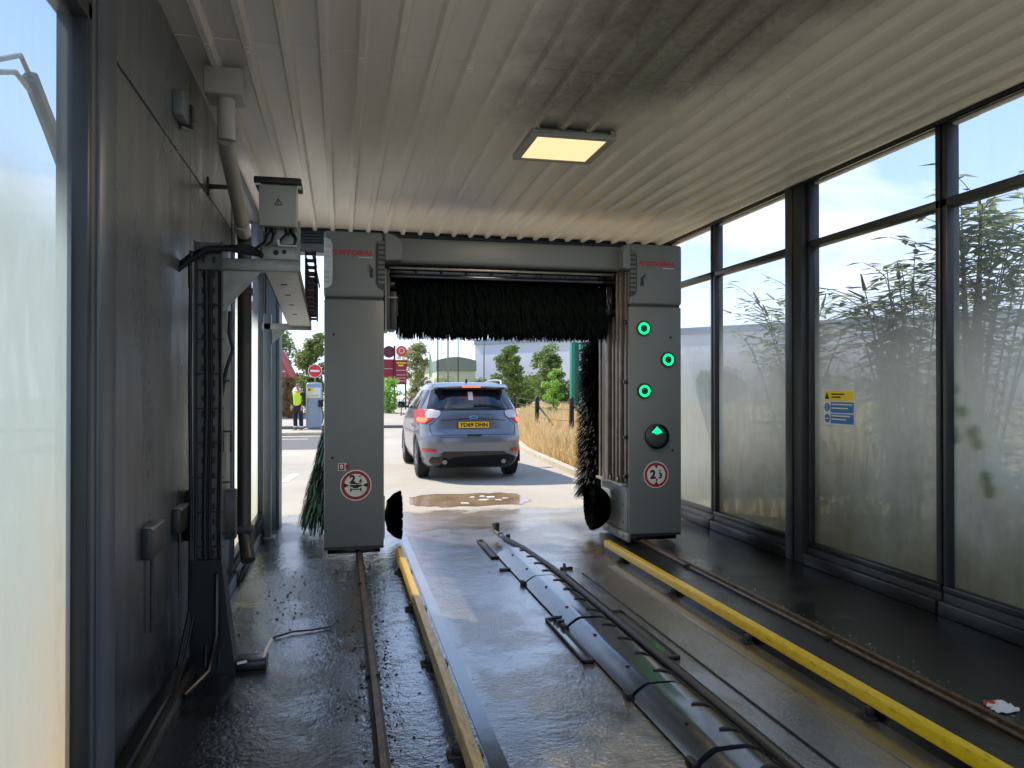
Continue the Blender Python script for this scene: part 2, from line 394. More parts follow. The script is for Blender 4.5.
# ================================================================== SETTING
# --- bay floor
b = MB().mat('wetfloor'); b.box(-0.97, 4.16, -0.6, 9.3, -0.12, 0.0); struct(b.build('floor', origin=(1.6, 3.3, -0.12)))
b = MB().mat('wetstrip'); b.box(0.60, 0.675, -0.6, 8.6, -0.01, 0.004); struct(b.build('trim_1'))
b = MB().mat('wetstrip'); b.box(2.28, 2.38, -0.6, 6.4, -0.01, 0.003); struct(b.build('trim_2'))
# --- forecourt ground all round, split so that it never lies under the bay floor
b = MB().mat('forecourt'); b.box(-60, 4.3, 9.3, 140, -0.2, -0.01); b.box(-60, -0.97, -30, 9.3, -0.2, -0.01); b.box(-0.97, 4.3, -30, -0.6, -0.2, -0.01)
b.box(4.3, 60, -30, -0.6, -0.2, -0.01); b.box(4.3, 110, 9.3, 140, -0.2, -0.012)
struct(b.build('forecourt_ground', origin=(0, 0, -0.2)))
M['soil'] = plain('dry_grass_soil', rgb(168, 150, 108), 0.9, var=0.25, scale=1.5, bump=0.4)
b = MB().mat('soil'); b.prism([(4.17, -0.6), (4.17, 9.3), (4.06, 9.4), (4.02, 11.0), (4.06, 12.4), (4.26, 15.8), (4.42, 18.4), (5.24, 24), (6.9, 34), (8.6, 46), (10.6, 60), (19.5, 112), (110, 110), (110, -0.6)], 'z', -.18, 0.0); struct(b.build('verge_ground', origin=(10, 5, -0.2)))

# --- ceiling liner (one profiled sheet), unseen roof slab added above to block the sun, dark ribbed fascia at the exit
def liner(x0, x1, y0, y1, z):
    pts = []; x = x0
    while x < x1 - 0.05:
        pts += [(x, z), (x + 0.135, z), (x + 0.151, z - 0.036), (x + 0.184, z - 0.036)]; x += 0.2
    pts.append((x1, z))
    n = len(pts); b = MB().mat('liner'); ys = [y0, 4.28, 4.281, y1]
    zo = [0, 0, -0.004, -0.004]; vs = []; fs = []
    for yy, dz in zip(ys, zo): vs += [(px, yy, pz + dz) for px, pz in pts]
    for j in range(3):
        for i in range(n - 1): fs.append((j * n + i, j * n + i + 1, (j + 1) * n + i + 1, (j + 1) * n + i))
    b.add(vs, fs); return b, pts
b, cpts = liner(-0.86, 4.05, 0.65, 9.08, 3.40)
for (px, pz) in cpts[3::4]:                                   # screw heads along the laps
    for yy in (4.33, 6.4, 8.3): b.lathe([(0, 0.009), (0.005, 0.006)], (px - 0.016, yy, pz - 0.004), (0, 0, -1), 8)
struct(b.build('ceiling', origin=(1.6, 3.3, 3.37), smooth=20))
M['roof'] = plain('roof_membrane', rgb(70, 72, 75), 0.8)
b = MB().mat('roof'); b.box(-1.1, 4.3, 0.6, 9.35, 3.46, 3.62); struct(b.build('roof', origin=(1.6, 3.3, 3.46)))  # sun-blocking slab, entrance end drawn in so daylight reaches the ceiling
M['fascia'] = plain('dark_blue_fascia', rgb(46, 58, 66), 0.4)
b = MB().mat('fascia'); b.box(-1.0, 4.2, 9.16, 9.34, 3.12, 3.46)
for k in range(5): b.box(-0.84, 4.04, 9.13, 9.16, 3.24 + k * 0.035, 3.262 + k * 0.035)
b.mat('framelight').box(-0.84, 4.04, 9.12, 9.16, 3.12, 3.22)
struct(b.build('trim_3', origin=(1.6, 9.2, 3.12)))

# --- left wall: four cladding panels with open joints
b = MB().mat('frame').box(-0.97, -0.868, 3.0, 6.43, 0.0, 3.42); b.mat('cladding')
for (y0, y1) in ((3.19, 4.725), (4.735, 6.42)):
    for (z0, z1) in ((0.10, 2.81), (2.822, 3.395)):
        b.box(-0.875, -0.85, y0, y1, z0, z1, 0.003, 1)
struct(b.build('wall_left', origin=(-0.9, 4.7, 0)))
b = MB().mat('framelight').box(-0.93, -0.835, 2.86, 2.93, 0, 3.42, 0.012)      # jamb
b.mat('frame').box(-0.95, -0.845, 2.89, 2.96, 0, 3.42, 0.006); b.mat('framelight').box(-0.94, -0.83, 2.965, 3.18, 0, 3.42, 0.02); b.mat('frame').box(-0.95, -0.842, 2.93, 3.0, 0, 3.42)
struct(b.build('trim_4', origin=(-0.88, 2.95, 0)))
b = MB().mat('framelight').box(-0.95, -0.84, 6.43, 6.50, 0, 3.42, 0.006); struct(b.build('trim_5', origin=(-0.9, 6.46, 0)))
# exit corner column, ridged blue grey
M['corner'] = plain('blue_grey_cladding', rgb(84, 100, 110), 0.4, 0.2, var=0.08)
b = MB().mat('corner').box(-0.95, -0.70, 8.86, 9.30, 0, 3.45)
for k in range(3): b.box(-0.70, -0.665, 8.88 + k * 0.145, 8.98 + k * 0.145, 0, 3.45, 0.008)
struct(b.build('trim_6', origin=(-0.8, 9.1, 0)))
b = MB().mat('corner').box(4.0, 4.16, 9.10, 9.32, 0, 3.45, 0.01); struct(b.build('trim_7', origin=(4.1, 9.2, 0)))

# --- windows. kind: lower pane from zb to 2.80, transom, upper pane to 3.36
def window(idx, X, y0, y1, inward, low, frame='frame', zb=0.2, fr=0.045, dz=0.0):
    """X = glass plane; inward = +1 when the room lies on +X"""
    b = MB().mat(frame); i = inward
    xa, xb = X - 0.05 * i, X + 0.05 * i
    if xa > xb: xa, xb = xb, xa
    b.box(xa, xb, y0, y1, 0.0, zb - 0.03, 0.006); b.mat('sill').box(min(X, X + 0.10 * i), max(X, X + 0.10 * i), y0, y1, 0.0, 0.10, 0.01); b.box(xa - 0.005, xb + 0.005, y0, y1, zb - 0.05, zb + 0.0, 0.006)
    b.mat(frame)
    b.box(xa, xb, y0, y0 + fr, zb, 3.42, 0.006); b.box(xa, xb, y1 - fr, y1, zb, 3.42, 0.006)
    b.box(xa, xb, y0, y1, 2.80, 2.86, 0.006); b.box(xa, xb, y0, y1, 3.375, 3.42, 0.006)
    o = struct(b.build('window_%d' % idx, origin=(X, (y0 + y1) / 2, 0)))
    g = MB().mat(low).add([(X, y0 + fr - .005, zb - .005), (X, y1 - fr + .005, zb - .005), (X, y1 - fr + .005, 2.805), (X, y0 + fr - .005, 2.805)], [(0, 1, 2, 3)]); g.build('glass_pane', o, smooth=0)
    g = MB().mat('glass_clear').add([(X, y0 + fr - .005, 2.855), (X, y1 - fr + .005, 2.855), (X, y1 - fr + .005, 3.38), (X, y0 + fr - .005, 3.38)], [(0, 1, 2, 3)]); g.build('glass_pane', o, smooth=0)
    return o
XR = 4.09
idx = 1
for (y0, y1, m) in ((1.16, 2.83, 'glass_right'), (2.85, 4.52, 'glass_right'), (4.54, 6.10, 'glass_right'), (6.36, 7.86, 'glass_right'), (7.88, 9.1, 'glass_right_far')):
    window(idx, XR, y0, y1, -1, m); idx += 1
# thick pillar between two right bays
b = MB().mat('frame').box(3.985, 4.16, 6.10, 6.36, 0, 3.42, 0.012); b.mat('blackgloss').box(3.98, 3.986, 6.22, 6.235, 0, 3.4); struct(b.build('trim_8', origin=(4.07, 6.23, 0)))
# ceiling trim along the right wall
b = MB().mat('frame').box(4.0, 4.05, 1.14, 9.08, 3.37, 3.395); b.mat('blackgloss').box(4.015, 4.035, 1.14, 9.08, 3.362, 3.37); struct(b.build('trim_9', origin=(4.02, 3, 3.36)))
for (y0, y1, m) in ((0.65, 2.87, 'glass_left'),):
    window(idx, -0.88, y0, y1, 1, m, 'frame'); idx += 1
window(idx, -0.885, 6.5, 8.86, 1, 'glass_left_far', 'framelight'); idx += 1
# steel angle along the foot of the left wall
b = MB().mat('sill').box(-0.86, -0.80, 2.74, 6.4, 0.0, 0.10, 0.008); b.mat('steel_dark').box(-0.80, -0.765, 2.6, 4.9, 0.0, 0.065, 0.006)
struct(b.build('baseboard_left', origin=(-0.82, 4.5, 0)))
#@@PART2
# ================================================================== GANTRY
GX = 1.6
gantry = thing('car_wash_gantry', 'tall grey rollover car wash gantry arch with round green lamps and dark brushes', 'car wash machine', (GX, 7.7, 0))
class Out:   # helper for signs: disc facing -Y
    pass
def disc(b, cx, y, cz, r, seg=36, t=0.004): b.lathe([(0, r), (t, r)], (cx, y, cz), (0, -1, 0), seg)
def column(x0, x1, s):
    """s=+1 right column, -1 left column"""
    Y0, Y1 = 7.22, 8.08
    c = MB().mat('panel').box(x0, x1, Y0, Y1, 0.10, 2.372, 0.012)
    c.mat('panel_dark').box(x0 + .01, x1 - .01, Y0 + .02, Y1 - .02, 2.36, 2.40)
    col = c.build('column', gantry)
    t = MB().mat('panel').box(x0 - 0.004 * (s < 0), x1 + 0.006 * (s > 0), Y0 - .012, Y1 + .01, 2.392, 3.0, 0.03, 3)
    t.build('top_cover', col)
    k = MB().mat('blackgloss').box(x0 + .03, x1 - .03, Y0 + .05, Y1 - .03, 0.03, 0.10, 0.01)
    k.mat('steel_dark').box(x0 + .0, x1 - .0, Y0 + .02, Y0 + .04, 0.075, 0.105)
    k.build('base_skirt', col)
    # louvred vents on the two front edges of the top cover
    for (vx, outer) in ((x0 + 0.035, s < 0), (x1 - 0.035, s > 0)):
        vis = (s < 0) or (vx < (x0 + x1) / 2)
        if not vis: continue
        left_edge = vx < (x0 + x1) / 2
        zc0, zc1 = 2.47, 2.93
        v = MB().mat('louver_lit' if (s < 0 and left_edge) else 'panel_dark')  # left vent coloured pale for the window light it faces, others dark
        # half-stadium frame hugging the corner
        poly = []
        wd = 0.075
        ex = x0 - .002 if left_edge else x1 + .004; sg = 1 if left_edge else -1
        for a_ in range(0, 91, 15): poly.append((ex + sg * wd * math.sin(R(a_)), zc1 - .0 + .07 * math.cos(R(a_)) - .07 + 0.0))
        for a_ in range(90, 181, 15): poly.append((ex + sg * wd * math.sin(R(a_)), zc0 + .07 + .07 * math.cos(R(a_))))
        v.prism(poly, 'y', Y0 - .012, Y0 - .026)
        v.mat('louver_lit' if (s < 0 and left_edge) else 'panel')
        for q in range(9):
            zz = zc0 + .05 + q * .046
            v.box(min(ex, ex + sg * .06), max(ex, ex + sg * .06), Y0 - .042, Y0 - .024, zz, zz + .026, .004, 1, ('X', R(28)))
        vo = v.build('vent', col)
        if s < 0 and left_edge: vo['label'] = 'silver louvred vent coloured brighter for the window light on it'
    # small catch beside the vent
    q = MB().mat('panel_dark'); hx = (x1 - .11) if s < 0 else (x0 + .13)
    q.box(hx - .01, hx + .01, Y0 - .04, Y0 - .01, 2.58, 2.66, .004); q.tube([(hx, Y0 - .03, 2.655), (hx + .03 * s, Y0 - .04, 2.69)], .007, 8); q.build('catch', col)
    # maker's lettering
    l = MB().mat('redtext'); cx = 0.115 if s < 0 else 3.11
    l.text('ISTOBAL', 0.062, xzt(cx + .025, Y0 - .014, 2.80), 0.035, 0.002, 'CENTER', 1.32)
    lx = cx - .165
    l.add([(lx - .035, Y0 - .016, 2.825), (lx + .02, Y0 - .016, 2.825), (lx + .012, Y0 - .016, 2.812), (lx - .012, Y0 - .016, 2.808), (lx - .026, Y0 - .016, 2.775)], [(0, 1, 2, 3, 4)])
    l.add([(lx - .004, Y0 - .016, 2.80), (lx + .016, Y0 - .016, 2.806), (lx + .006, Y0 - .016, 2.775), (lx - .008, Y0 - .016, 2.775)], [(0, 1, 2, 3)])
    l.mat('white')
    for k_ in range(9): l.box(cx + .045 + k_ * .014, cx + .055 + k_ * .014, Y0 - .016, Y0 - .012, 2.757, 2.766)
    l.build('lettering', col)['label'] = 'red ISTOBAL lettering'
    return col
colL = column(-0.15, 0.39, -1)
colR = column(2.80, 3.36, 1)
F = 7.22
# ---- left column details
d = MB().mat('black')
for (dx, dz) in ((-0.065, 2.05), (-0.075, 0.92)): d.lathe([(0, .012), (.006, .010)], (dx, F, dz), (0, -1, 0), 12)
d.build('panel_lock', colL)
s_ = MB().mat('white').box(-.025, .05, F - .003, F, .80, .87, .0015, 1); s_.mat('red').box(-.018, .032, F - .005, F - .003, .806, .864)
s_.mat('white').text('0', .05, xzt(.007, F - .006, .836), .05, .001); s_.mat('red').box(.04, .075, F - .003, F, .815, .855, .001, 1)
s_.build('warning_sticker', colL)['label'] = 'small red square sticker'
def ring_sign(b, cx, cz, r):
    b.mat('white'); disc(b, cx, F, cz, r); b.mat('red'); disc(b, cx, F - .003, cz, r * .93, 36, .002)
    b.mat('white'); disc(b, cx, F - .005, cz, r * .74, 36, .001)
g = MB(); cx, cz = .135, .665; ring_sign(g, cx, cz, .142); g.mat('black'); fy = F - .0065
g.text('2', .10, xzt(cx - .03, fy, cz + .052), .05, .001); g.text('4', .05, xzt(cx + .042, fy, cz + .038), .05, .001); g.text('m', .028, xzt(cx + .037, fy, cz + .082), .04, .001); g.text(',', .06, xzt(cx + .008, fy, cz + .03), .05, .001)
for sx in (-1, 1): g.prism([(cx + sx * .105, cz + .022), (cx + sx * .062, cz + .0), (cx + sx * .105, cz - .022)], 'y', fy, fy - .002)
# little vehicle drawing between the arrows
g.box(cx - .055, cx + .055, fy - .002, fy, cz - .012, cz + .004); g.box(cx - .045, cx + .045, fy - .002, fy, cz + .012, cz + .018)
g.prism([(cx - .035, cz - .012), (cx + .035, cz - .012), (cx + .018, cz - .026), (cx - .018, cz - .026)], 'y', fy, fy - .002)
g.box(cx - .052, cx + .052, fy - .002, fy, cz - .040, cz - .033); 
for sx in (-1, 1): g.box(cx + sx * .045 - .006, cx + sx * .045 + .006, fy - .002, fy, cz - .056, cz - .026)
g.build('width_limit_sign', colL)['label'] = 'round red ringed 2,4 m width limit sign'
# ---- right column details
g = MB(); cx, cz = 3.085, .69; ring_sign(g, cx, cz, .133); g.mat('black')
g.text('2', .115, xzt(cx - .035, fy, cz), .05, .001); g.text(',', .08, xzt(cx + .006, fy, cz - .028), .05, .001); g.text('3', .075, xzt(cx + .045, fy, cz - .01), .05, .001); g.text('m', .03, xzt(cx + .04, fy, cz + .042), .04, .001)
for sz in (-1, 1): g.prism([(cx - .02, cz + sz * .097), (cx + .02, cz + sz * .097), (cx, cz + sz * .062)], 'y', fy, fy - .002)
g.build('height_limit_sign', colR)['label'] = 'round red ringed 2,3 m height limit sign'
for (lx, lz) in ((2.955, 2.155), (3.215, 1.845), (2.962, 1.53)):
    r = MB().mat('green_off').lathe([(0, .080), (.012, .078)], (lx, F, lz), (0, -1, 0), 32)
    n = 32; vs = []; fs = []
    r.mat('green_led')
    for (rr, yy) in ((.038, F - .0125), (.041, F - .020), (.054, F - .022), (.058, F - .0125)):
        for k in range(n): vs.append((lx + rr * math.cos(2 * PI * k / n), yy, lz + rr * math.sin(2 * PI * k / n)))
    for i in range(3):
        for k in range(n): fs.append((i * n + k, i * n + (k + 1) % n, (i + 1) * n + (k + 1) % n, (i + 1) * n + k))
    r.add(vs, fs); r.mat('blackgloss').lathe([(0, .010), (.008, .006)], (lx, F - .012, lz), (0, -1, 0), 12)
    r.build('ring_lamp', colR)['label'] = 'round lamp with glowing green ring'
r = MB().mat('blackgloss'); lx, lz = 3.092, 1.075
n = 40; vs = []; fs = []
for (rr, yy) in ((.128, F), (.126, F - .03), (.108, F - .034), (.104, F - .012)):
    for k in range(n): vs.append((lx + rr * math.cos(2 * PI * k / n), yy, lz + rr * math.sin(2 * PI * k / n)))
for i in range(3):
    for k in range(n): fs.append((i * n + k, i * n + (k + 1) % n, (i + 1) * n + (k + 1) % n, (i + 1) * n + k))
r.add(vs, fs); r.mat('lens').lathe([(0, .106), (.006, .09), (.010, .05), (.011, .001)], (lx, F - .008, lz), (0, -1, 0), 32)
r.mat('green_led')
for (ax, az, rr) in [(0, .088, .009), (-.014, .072, .009), (.0, .072, .009), (.014, .072, .009)] + [(q * .0145, .057, .009) for q in range(-2, 3)] + [(q * .0145, .043, .009) for q in range(-3, 4)] + [(q * .0145, .030, .009) for q in range(-1, 2)]:
    r.lathe([(0, rr), (.006, rr * .7)], (lx + ax, F - .016, lz + az), (0, -1, 0), 8)
r.build('arrow_lamp', colR)['label'] = 'large round lamp showing a green arrow'
d = MB().mat('black')
for (dx, dz) in ((3.245, 2.07), (3.265, 0.93)): d.lathe([(0, .012), (.006, .010)], (dx, F, dz), (0, -1, 0), 12)
d.build('panel_lock', colR)
# inner face of the right column: vertical guides, lower plate, wheel base
XI = 2.80
b = MB().mat('panel_dark').box(XI - .006, XI, 7.26, 8.04, .62, 2.72)
b.mat('alu'); 
for (y0, y1, px) in ((7.27, 7.31, .02), (7.36, 7.40, .045), (7.42, 7.455, .06), (7.56, 7.60, .045), (7.66, 7.78, .07), (7.86, 7.90, .045), (7.95, 8.0, .05)):
    b.box(XI - px, XI, y0, y1, .60, 2.74, .004)
b.mat('steel').box(XI - .07, XI, 7.24, 8.04, .575, .605, .004)
b.mat('blackgloss')
for z in (.66, 1.05, 1.6, 2.2): b.box(XI - .05, XI - .01, 7.235, 7.262, z, z + .035, .004)
for (y, z) in ((7.4, .64), (7.62, .63), (7.8, .63), (7.48, 2.34), (7.7, 2.34)): b.lathe([(0, .03), (.03, .025)], (XI - .03, y, z), (-1, 0, 0), 12)
b.build('guide_rails', colR)
b = MB().mat('panel').box(XI - .012, XI + .002, 7.25, 8.0, .12, .575, .004); b.mat('black')
for (y, z) in ((7.36, .38), (7.56, .40), (7.36, .2)): b.lathe([(0, .014), (.004, .012)], (XI - .012, y, z), (-1, 0, 0), 10)
b.mat('steel').box(XI - .03, XI + .01, 7.2, 8.05, .03, .12, .006)
for y in (7.3, 7.5, 7.75): b.lathe([(0, .014), (.01, .012)], (XI - .03, y, .08), (-1, 0, 0), 8)
b.build('lower_plate', colR)['label'] = 'bolted lower plate'
# track wheels
for (col_, xw) in ((colL, .17), (colR, 2.97)):
    for yw in (7.42, 7.9):
        b = MB().mat('steel_dark').lathe([(-.03, .05), (-.025, .06), (.0, .045), (.025, .045), (.03, .03)], (xw, yw, .095), (1, 0, 0), 18); b.build('track_wheel', col_)
# ---- crossbeam
b = MB().mat('panel').box(.42, 2.77, 7.33, 8.02, 2.745, 2.985, .035, 3)
beam = b.build('crossbeam', gantry)
def endcap(x0, x1, s):
    # rounded cover at the end of the beam: quarter-round profile
    prof = []
    wd = x1 - x0
    for a_ in range(0, 91, 9):
        prof.append((wd * math.cos(R(a_)) if s > 0 else wd * (1 - math.cos(R(a_))), 2.985 - .11 + .12 * math.sin(R(a_))))
    if s > 0: poly = [(x0, 2.735), (x0 + wd, 2.745)] + [(x0 + u, z) for u, z in prof]
    else: poly = [(x1, 2.735), (x0, 2.745)] + [(x0 + u, z) for u, z in prof]
    b = MB().mat('panel').prism(poly, 'y', 7.17, 7.45); o = b.build('end_cap', beam, smooth=30)
    md = o.modifiers.new('b', 'BEVEL'); md.width = .015; md.segments = 3; md.limit_method = 'ANGLE'
endcap(.395, .555, 1); endcap(2.72, 2.80, -1)
b = MB().mat('alu').box(.45, 2.72, 7.42, 7.46, 2.70, 2.725, .004); b.mat('blackgloss').box(.45, 2.74, 7.5, 7.95, 2.66, 2.75, .01).box(.45, 2.74, 7.44, 7.5, 2.62, 2.66, .006)
for k in range(9): b.lathe([(0, .014), (.02, .01)], (.7 + k * .25, 7.43, 2.69), (0, 0, -1), 8)
b.build('spray_rail', beam)
b = MB().mat('panel_dark').box(.45, 2.74, 8.0, 8.03, 2.50, 2.76, .005); b.build('rear_plate', beam)
b = MB().mat('panel_dark').box(.40, .46, 7.45, 8.0, 2.12, 2.74, .01).box(.46, .53, 7.5, 7.86, 2.12, 2.5, .02); b.mat('blackgloss').lathe([(0, .09), (.05, .09), (.07, .05)], (.46, 7.62, 2.58), (1, 0, 0), 20); b.mat('alu').box(.41, .425, 7.43, 7.46, 2.1, 2.7); b.box(.43, .53, 7.44, 7.46, 2.42, 2.435)
b.build('brush_carriage', gantry)
b = MB().mat('blackgloss').box(2.66, 2.78, 7.5, 7.9, 2.3, 2.62, .015); b.build('brush_carriage', gantry)

# ---- brushes
def strip(vs, fs, pts, side, w0, w1):
    o = len(vs); n = len(pts)
    for i, p in enumerate(pts):
        w_ = w0 + (w1 - w0) * i / (n - 1); vs.append(p - side * w_ / 2); vs.append(p + side * w_ / 2)
    for i in range(n - 1): fs.append((o + 2 * i, o + 2 * i + 1, o + 2 * i + 3, o + 2 * i + 2))
def top_brush():
    rng = random.Random(3); x0, x1 = .56, 2.68; yc, zc = 7.78, 2.475
    br = MB().mat('steel_dark').tube([(.48, yc, zc), (2.74, yc, zc)], .055, 16); o = br.build('top_brush', gantry)
    o['label'] = 'wide dark green hanging roller brush'
    vs = []; fs = []
    for i in range(9000):
        x = rng.uniform(x0, x1)
        ph = math.sin(x * 2 * PI / .115)                       # tufts gathered in rows
        if rng.random() < .5 * (0.5 + 0.5 * ph): x += .05
        a_ = rng.uniform(0, 2 * PI); L = rng.uniform(.34, .385)
        d0 = Vector((rng.uniform(-.04, .04), math.cos(a_), math.sin(a_))); p = Vector((x, yc, zc)) + d0 * .055
        pts = [p.copy()]; dr = d0.copy()
        for k in range(3):
            dr = (dr + Vector((0, 0, -.75)) * (1 if dr.z > -.7 else .3)).normalized(); p = p + dr * (L / 3.0); pts.append(p.copy())
        strip(vs, fs, pts, Vector((1, rng.uniform(-.3, .3), 0)).normalized(), .012, .006)
    b = MB().mat('brush').add(vs, fs); q = b.build('bristles', o, smooth=0, recalc=False); q['kind'] = 'stuff'
    e_ = MB().mat('black').tube([(x0 - .01, yc, zc - .02), (x1, yc, zc - .02)], .17, 16); e_.build('brush_core', o)
top_brush()
def side_brush(p0, p1, r0, r1, mats, label, n=5200, seed=1, droop=.9):
    """axis p0 (top) to p1 (bottom)"""
    rng = random.Random(seed); p0 = Vector(p0); p1 = Vector(p1); ax = (p1 - p0).normalized()
    b = MB().mat('steel_dark').tube([p0 - ax * .12, p1 + ax * .06], .045, 14); o = b.build('side_brush', gantry); o['label'] = label
    c_ = MB().mat('black').tube([p0, p1], .10, 14); c_.build('brush_core', o)
    for mi, m in enumerate(mats):
        vs = []; fs = []
        for i in range(n // len(mats)):
            t = rng.random() ** .9; c = p0 + (p1 - p0) * t; rr = (r0 + (r1 - r0) * t) * rng.uniform(.86, 1.05)
            a_ = rng.uniform(0, 2 * PI) ; dr = Vector((math.cos(a_), math.sin(a_), rng.uniform(-.2, .1))).normalized()
            p = c + dr * .04; pts = [p.copy()]; out = dr.copy()
            for k in range(3):
                dr = (dr + Vector((0, 0, -droop * .35 * k))).normalized(); p = p + dr * rr / 2.7; pts.append(p.copy())
            p = p + (dr + Vector((0, 0, -1.0 * droop))).normalized() * rr * .35; 
            if p.z < .02: p.z = .02
            pts.append(p.copy())
            for q in pts: q.z = max(q.z, .02)
            strip(vs, fs, pts, out.cross(Vector((0, 0, 1))).normalized(), .022, .012)
        bb = MB().mat(m).add(vs, fs); q = bb.build('bristles', o, smooth=0, recalc=False); q['kind'] = 'stuff'
side_brush((.02, 8.52, 1.5), (-.12, 8.52, .28), .10, .30, ['brush_teal', 'brush'], 'side brush of drooping teal strands behind the left column', 4200, 5, 1.3)
side_brush((2.99, 8.45, 2.15), (2.99, 8.45, .42), .22, .255, ['brush_black', 'brush'], 'shaggy near-black side brush beside the right column', 7000, 6, .45)
def wheel_brush(xb, xf, y, z, r, label, seed):
    """xb = back plate x, xf = front x (towards the car)"""
    rng = random.Random(seed); s = 1 if xf > xb else -1; L = abs(xf - xb)
    b = MB().mat('panel_dark').lathe([(-.10, .04), (-.02, .05), (0, r * .55), (.02, r * .6)], (xb, y, z), (s, 0, 0), 24); b.mat('steel').box(xb - s * .12, xb - s * .03, y - .16, y - .12, z - .2, z + .22, .006).box(xb - s * .12, xb - s * .0, y - .02, y + .02, z - .02, z + .02)
    o = b.build('wheel_brush', gantry, smooth=40); o['label'] = label
    c = MB().mat('brush_black').lathe([(0, r * .62), (L * .5, r * .88), (L * .85, r * .96), (L * .9, r * .5), (L * .8, .02)], (xb, y, z), (s, 0, 0), 40)
    vs = []; fs = []
    for i in range(1500):
        a_ = rng.uniform(0, 2 * PI); rr = r * rng.uniform(.5, .62); d_ = Vector((0, math.cos(a_), math.sin(a_)))
        pa = Vector((xb, y, z)) + d_ * rr; pb = Vector((xf + s * rng.uniform(-.01, .015), y, z)) + d_ * r * rng.uniform(.9, 1.03)
        if rng.random() < .3: pb = Vector((xf, y, z)) + d_ * r * rng.uniform(.2, .9)
        strip(vs, fs, [pa, (pa + pb) / 2 + d_ * .01, pb], Vector((0, -d_.z, d_.y)), .016, .012)
    c.add(vs, fs); q = c.build('bristles', o, smooth=0, recalc=False); q['kind'] = 'stuff'
wheel_brush(.455, .585, 7.85, .275, .245, 'black wheel brush beside the left column', 8)
wheel_brush(2.76, 2.60, 7.80, .30, .25, 'black wheel brush beside the right column', 9)

# ================================================================== FLOOR FITTINGS
def guide(x, y0, y1, m, name, label):
    b = MB().mat(m); w = .030
    prof = [(x - w, .055), (x - w, .098), (x - w * .7, .115), (x + w * .7, .115), (x + w, .098), (x + w, .055), (x + w * .6, .045), (x - w * .6, .045)]
    b.prism(prof, 'y', y0, y1)
    o = b.build('wheel_guide', origin=(x, (y0 + y1) / 2, 0), smooth=50)
    tag(o, label, 'wheel guide', 'wheel guides along the wash lane')
    b = MB().mat('blackgloss').box(x - .018, x + .018, y0, y1, .0, .05); b.build('web', o)
    y = y1 - .5
    while y > y0:
        q = MB().mat('steel_dark').box(x - .075, x + .075, y, y + .08, .0, .012, .002).box(x - .05, x + .05, y + .02, y + .06, .01, .05, .004)
        q.lathe([(0, .012), (.012, .01)], (x - .06, y + .04, .01), (0, 0, 1), 6); q.build('foot_bracket', o); y -= 1.1
guide(.515, -.55, 7.0, 'yellow_worn', 'g', 'worn brownish yellow guide bar on the left of the wash lane')
guide(2.47, -.55, 6.95, 'yellow', 'g', 'bright yellow guide bar on the right of the wash lane')
def rail(x, label):
    b = MB().mat('rail'); prof = [(x - .024, .0), (x + .024, .0), (x + .009, .012), (x + .008, .028), (x + .014, .033), (x + .014, .045), (x - .014, .045), (x - .014, .033), (x - .008, .028), (x - .009, .012)]
    b.prism(prof, 'y', -.55, 8.9); o = tag(b.build('floor_rail', origin=(x, 3.7, 0), smooth=50), label, 'rail', 'floor rails under the gantry')
    b = MB().mat('debris').box(x - .032, x + .032, -.55, 8.9, .0, .006, .002); b.build('rail_plate', o)
    for k in range(4):
        b = MB().mat('steel_dark').box(x - .04, x + .04, .2 + 2 * k, .24 + 2 * k, .006, .022, .004); b.build('rail_clip', o)
rail(.17, 'thin rusty floor rail running under the left column')
rail(2.96, 'thin dark floor rail running under the right column')

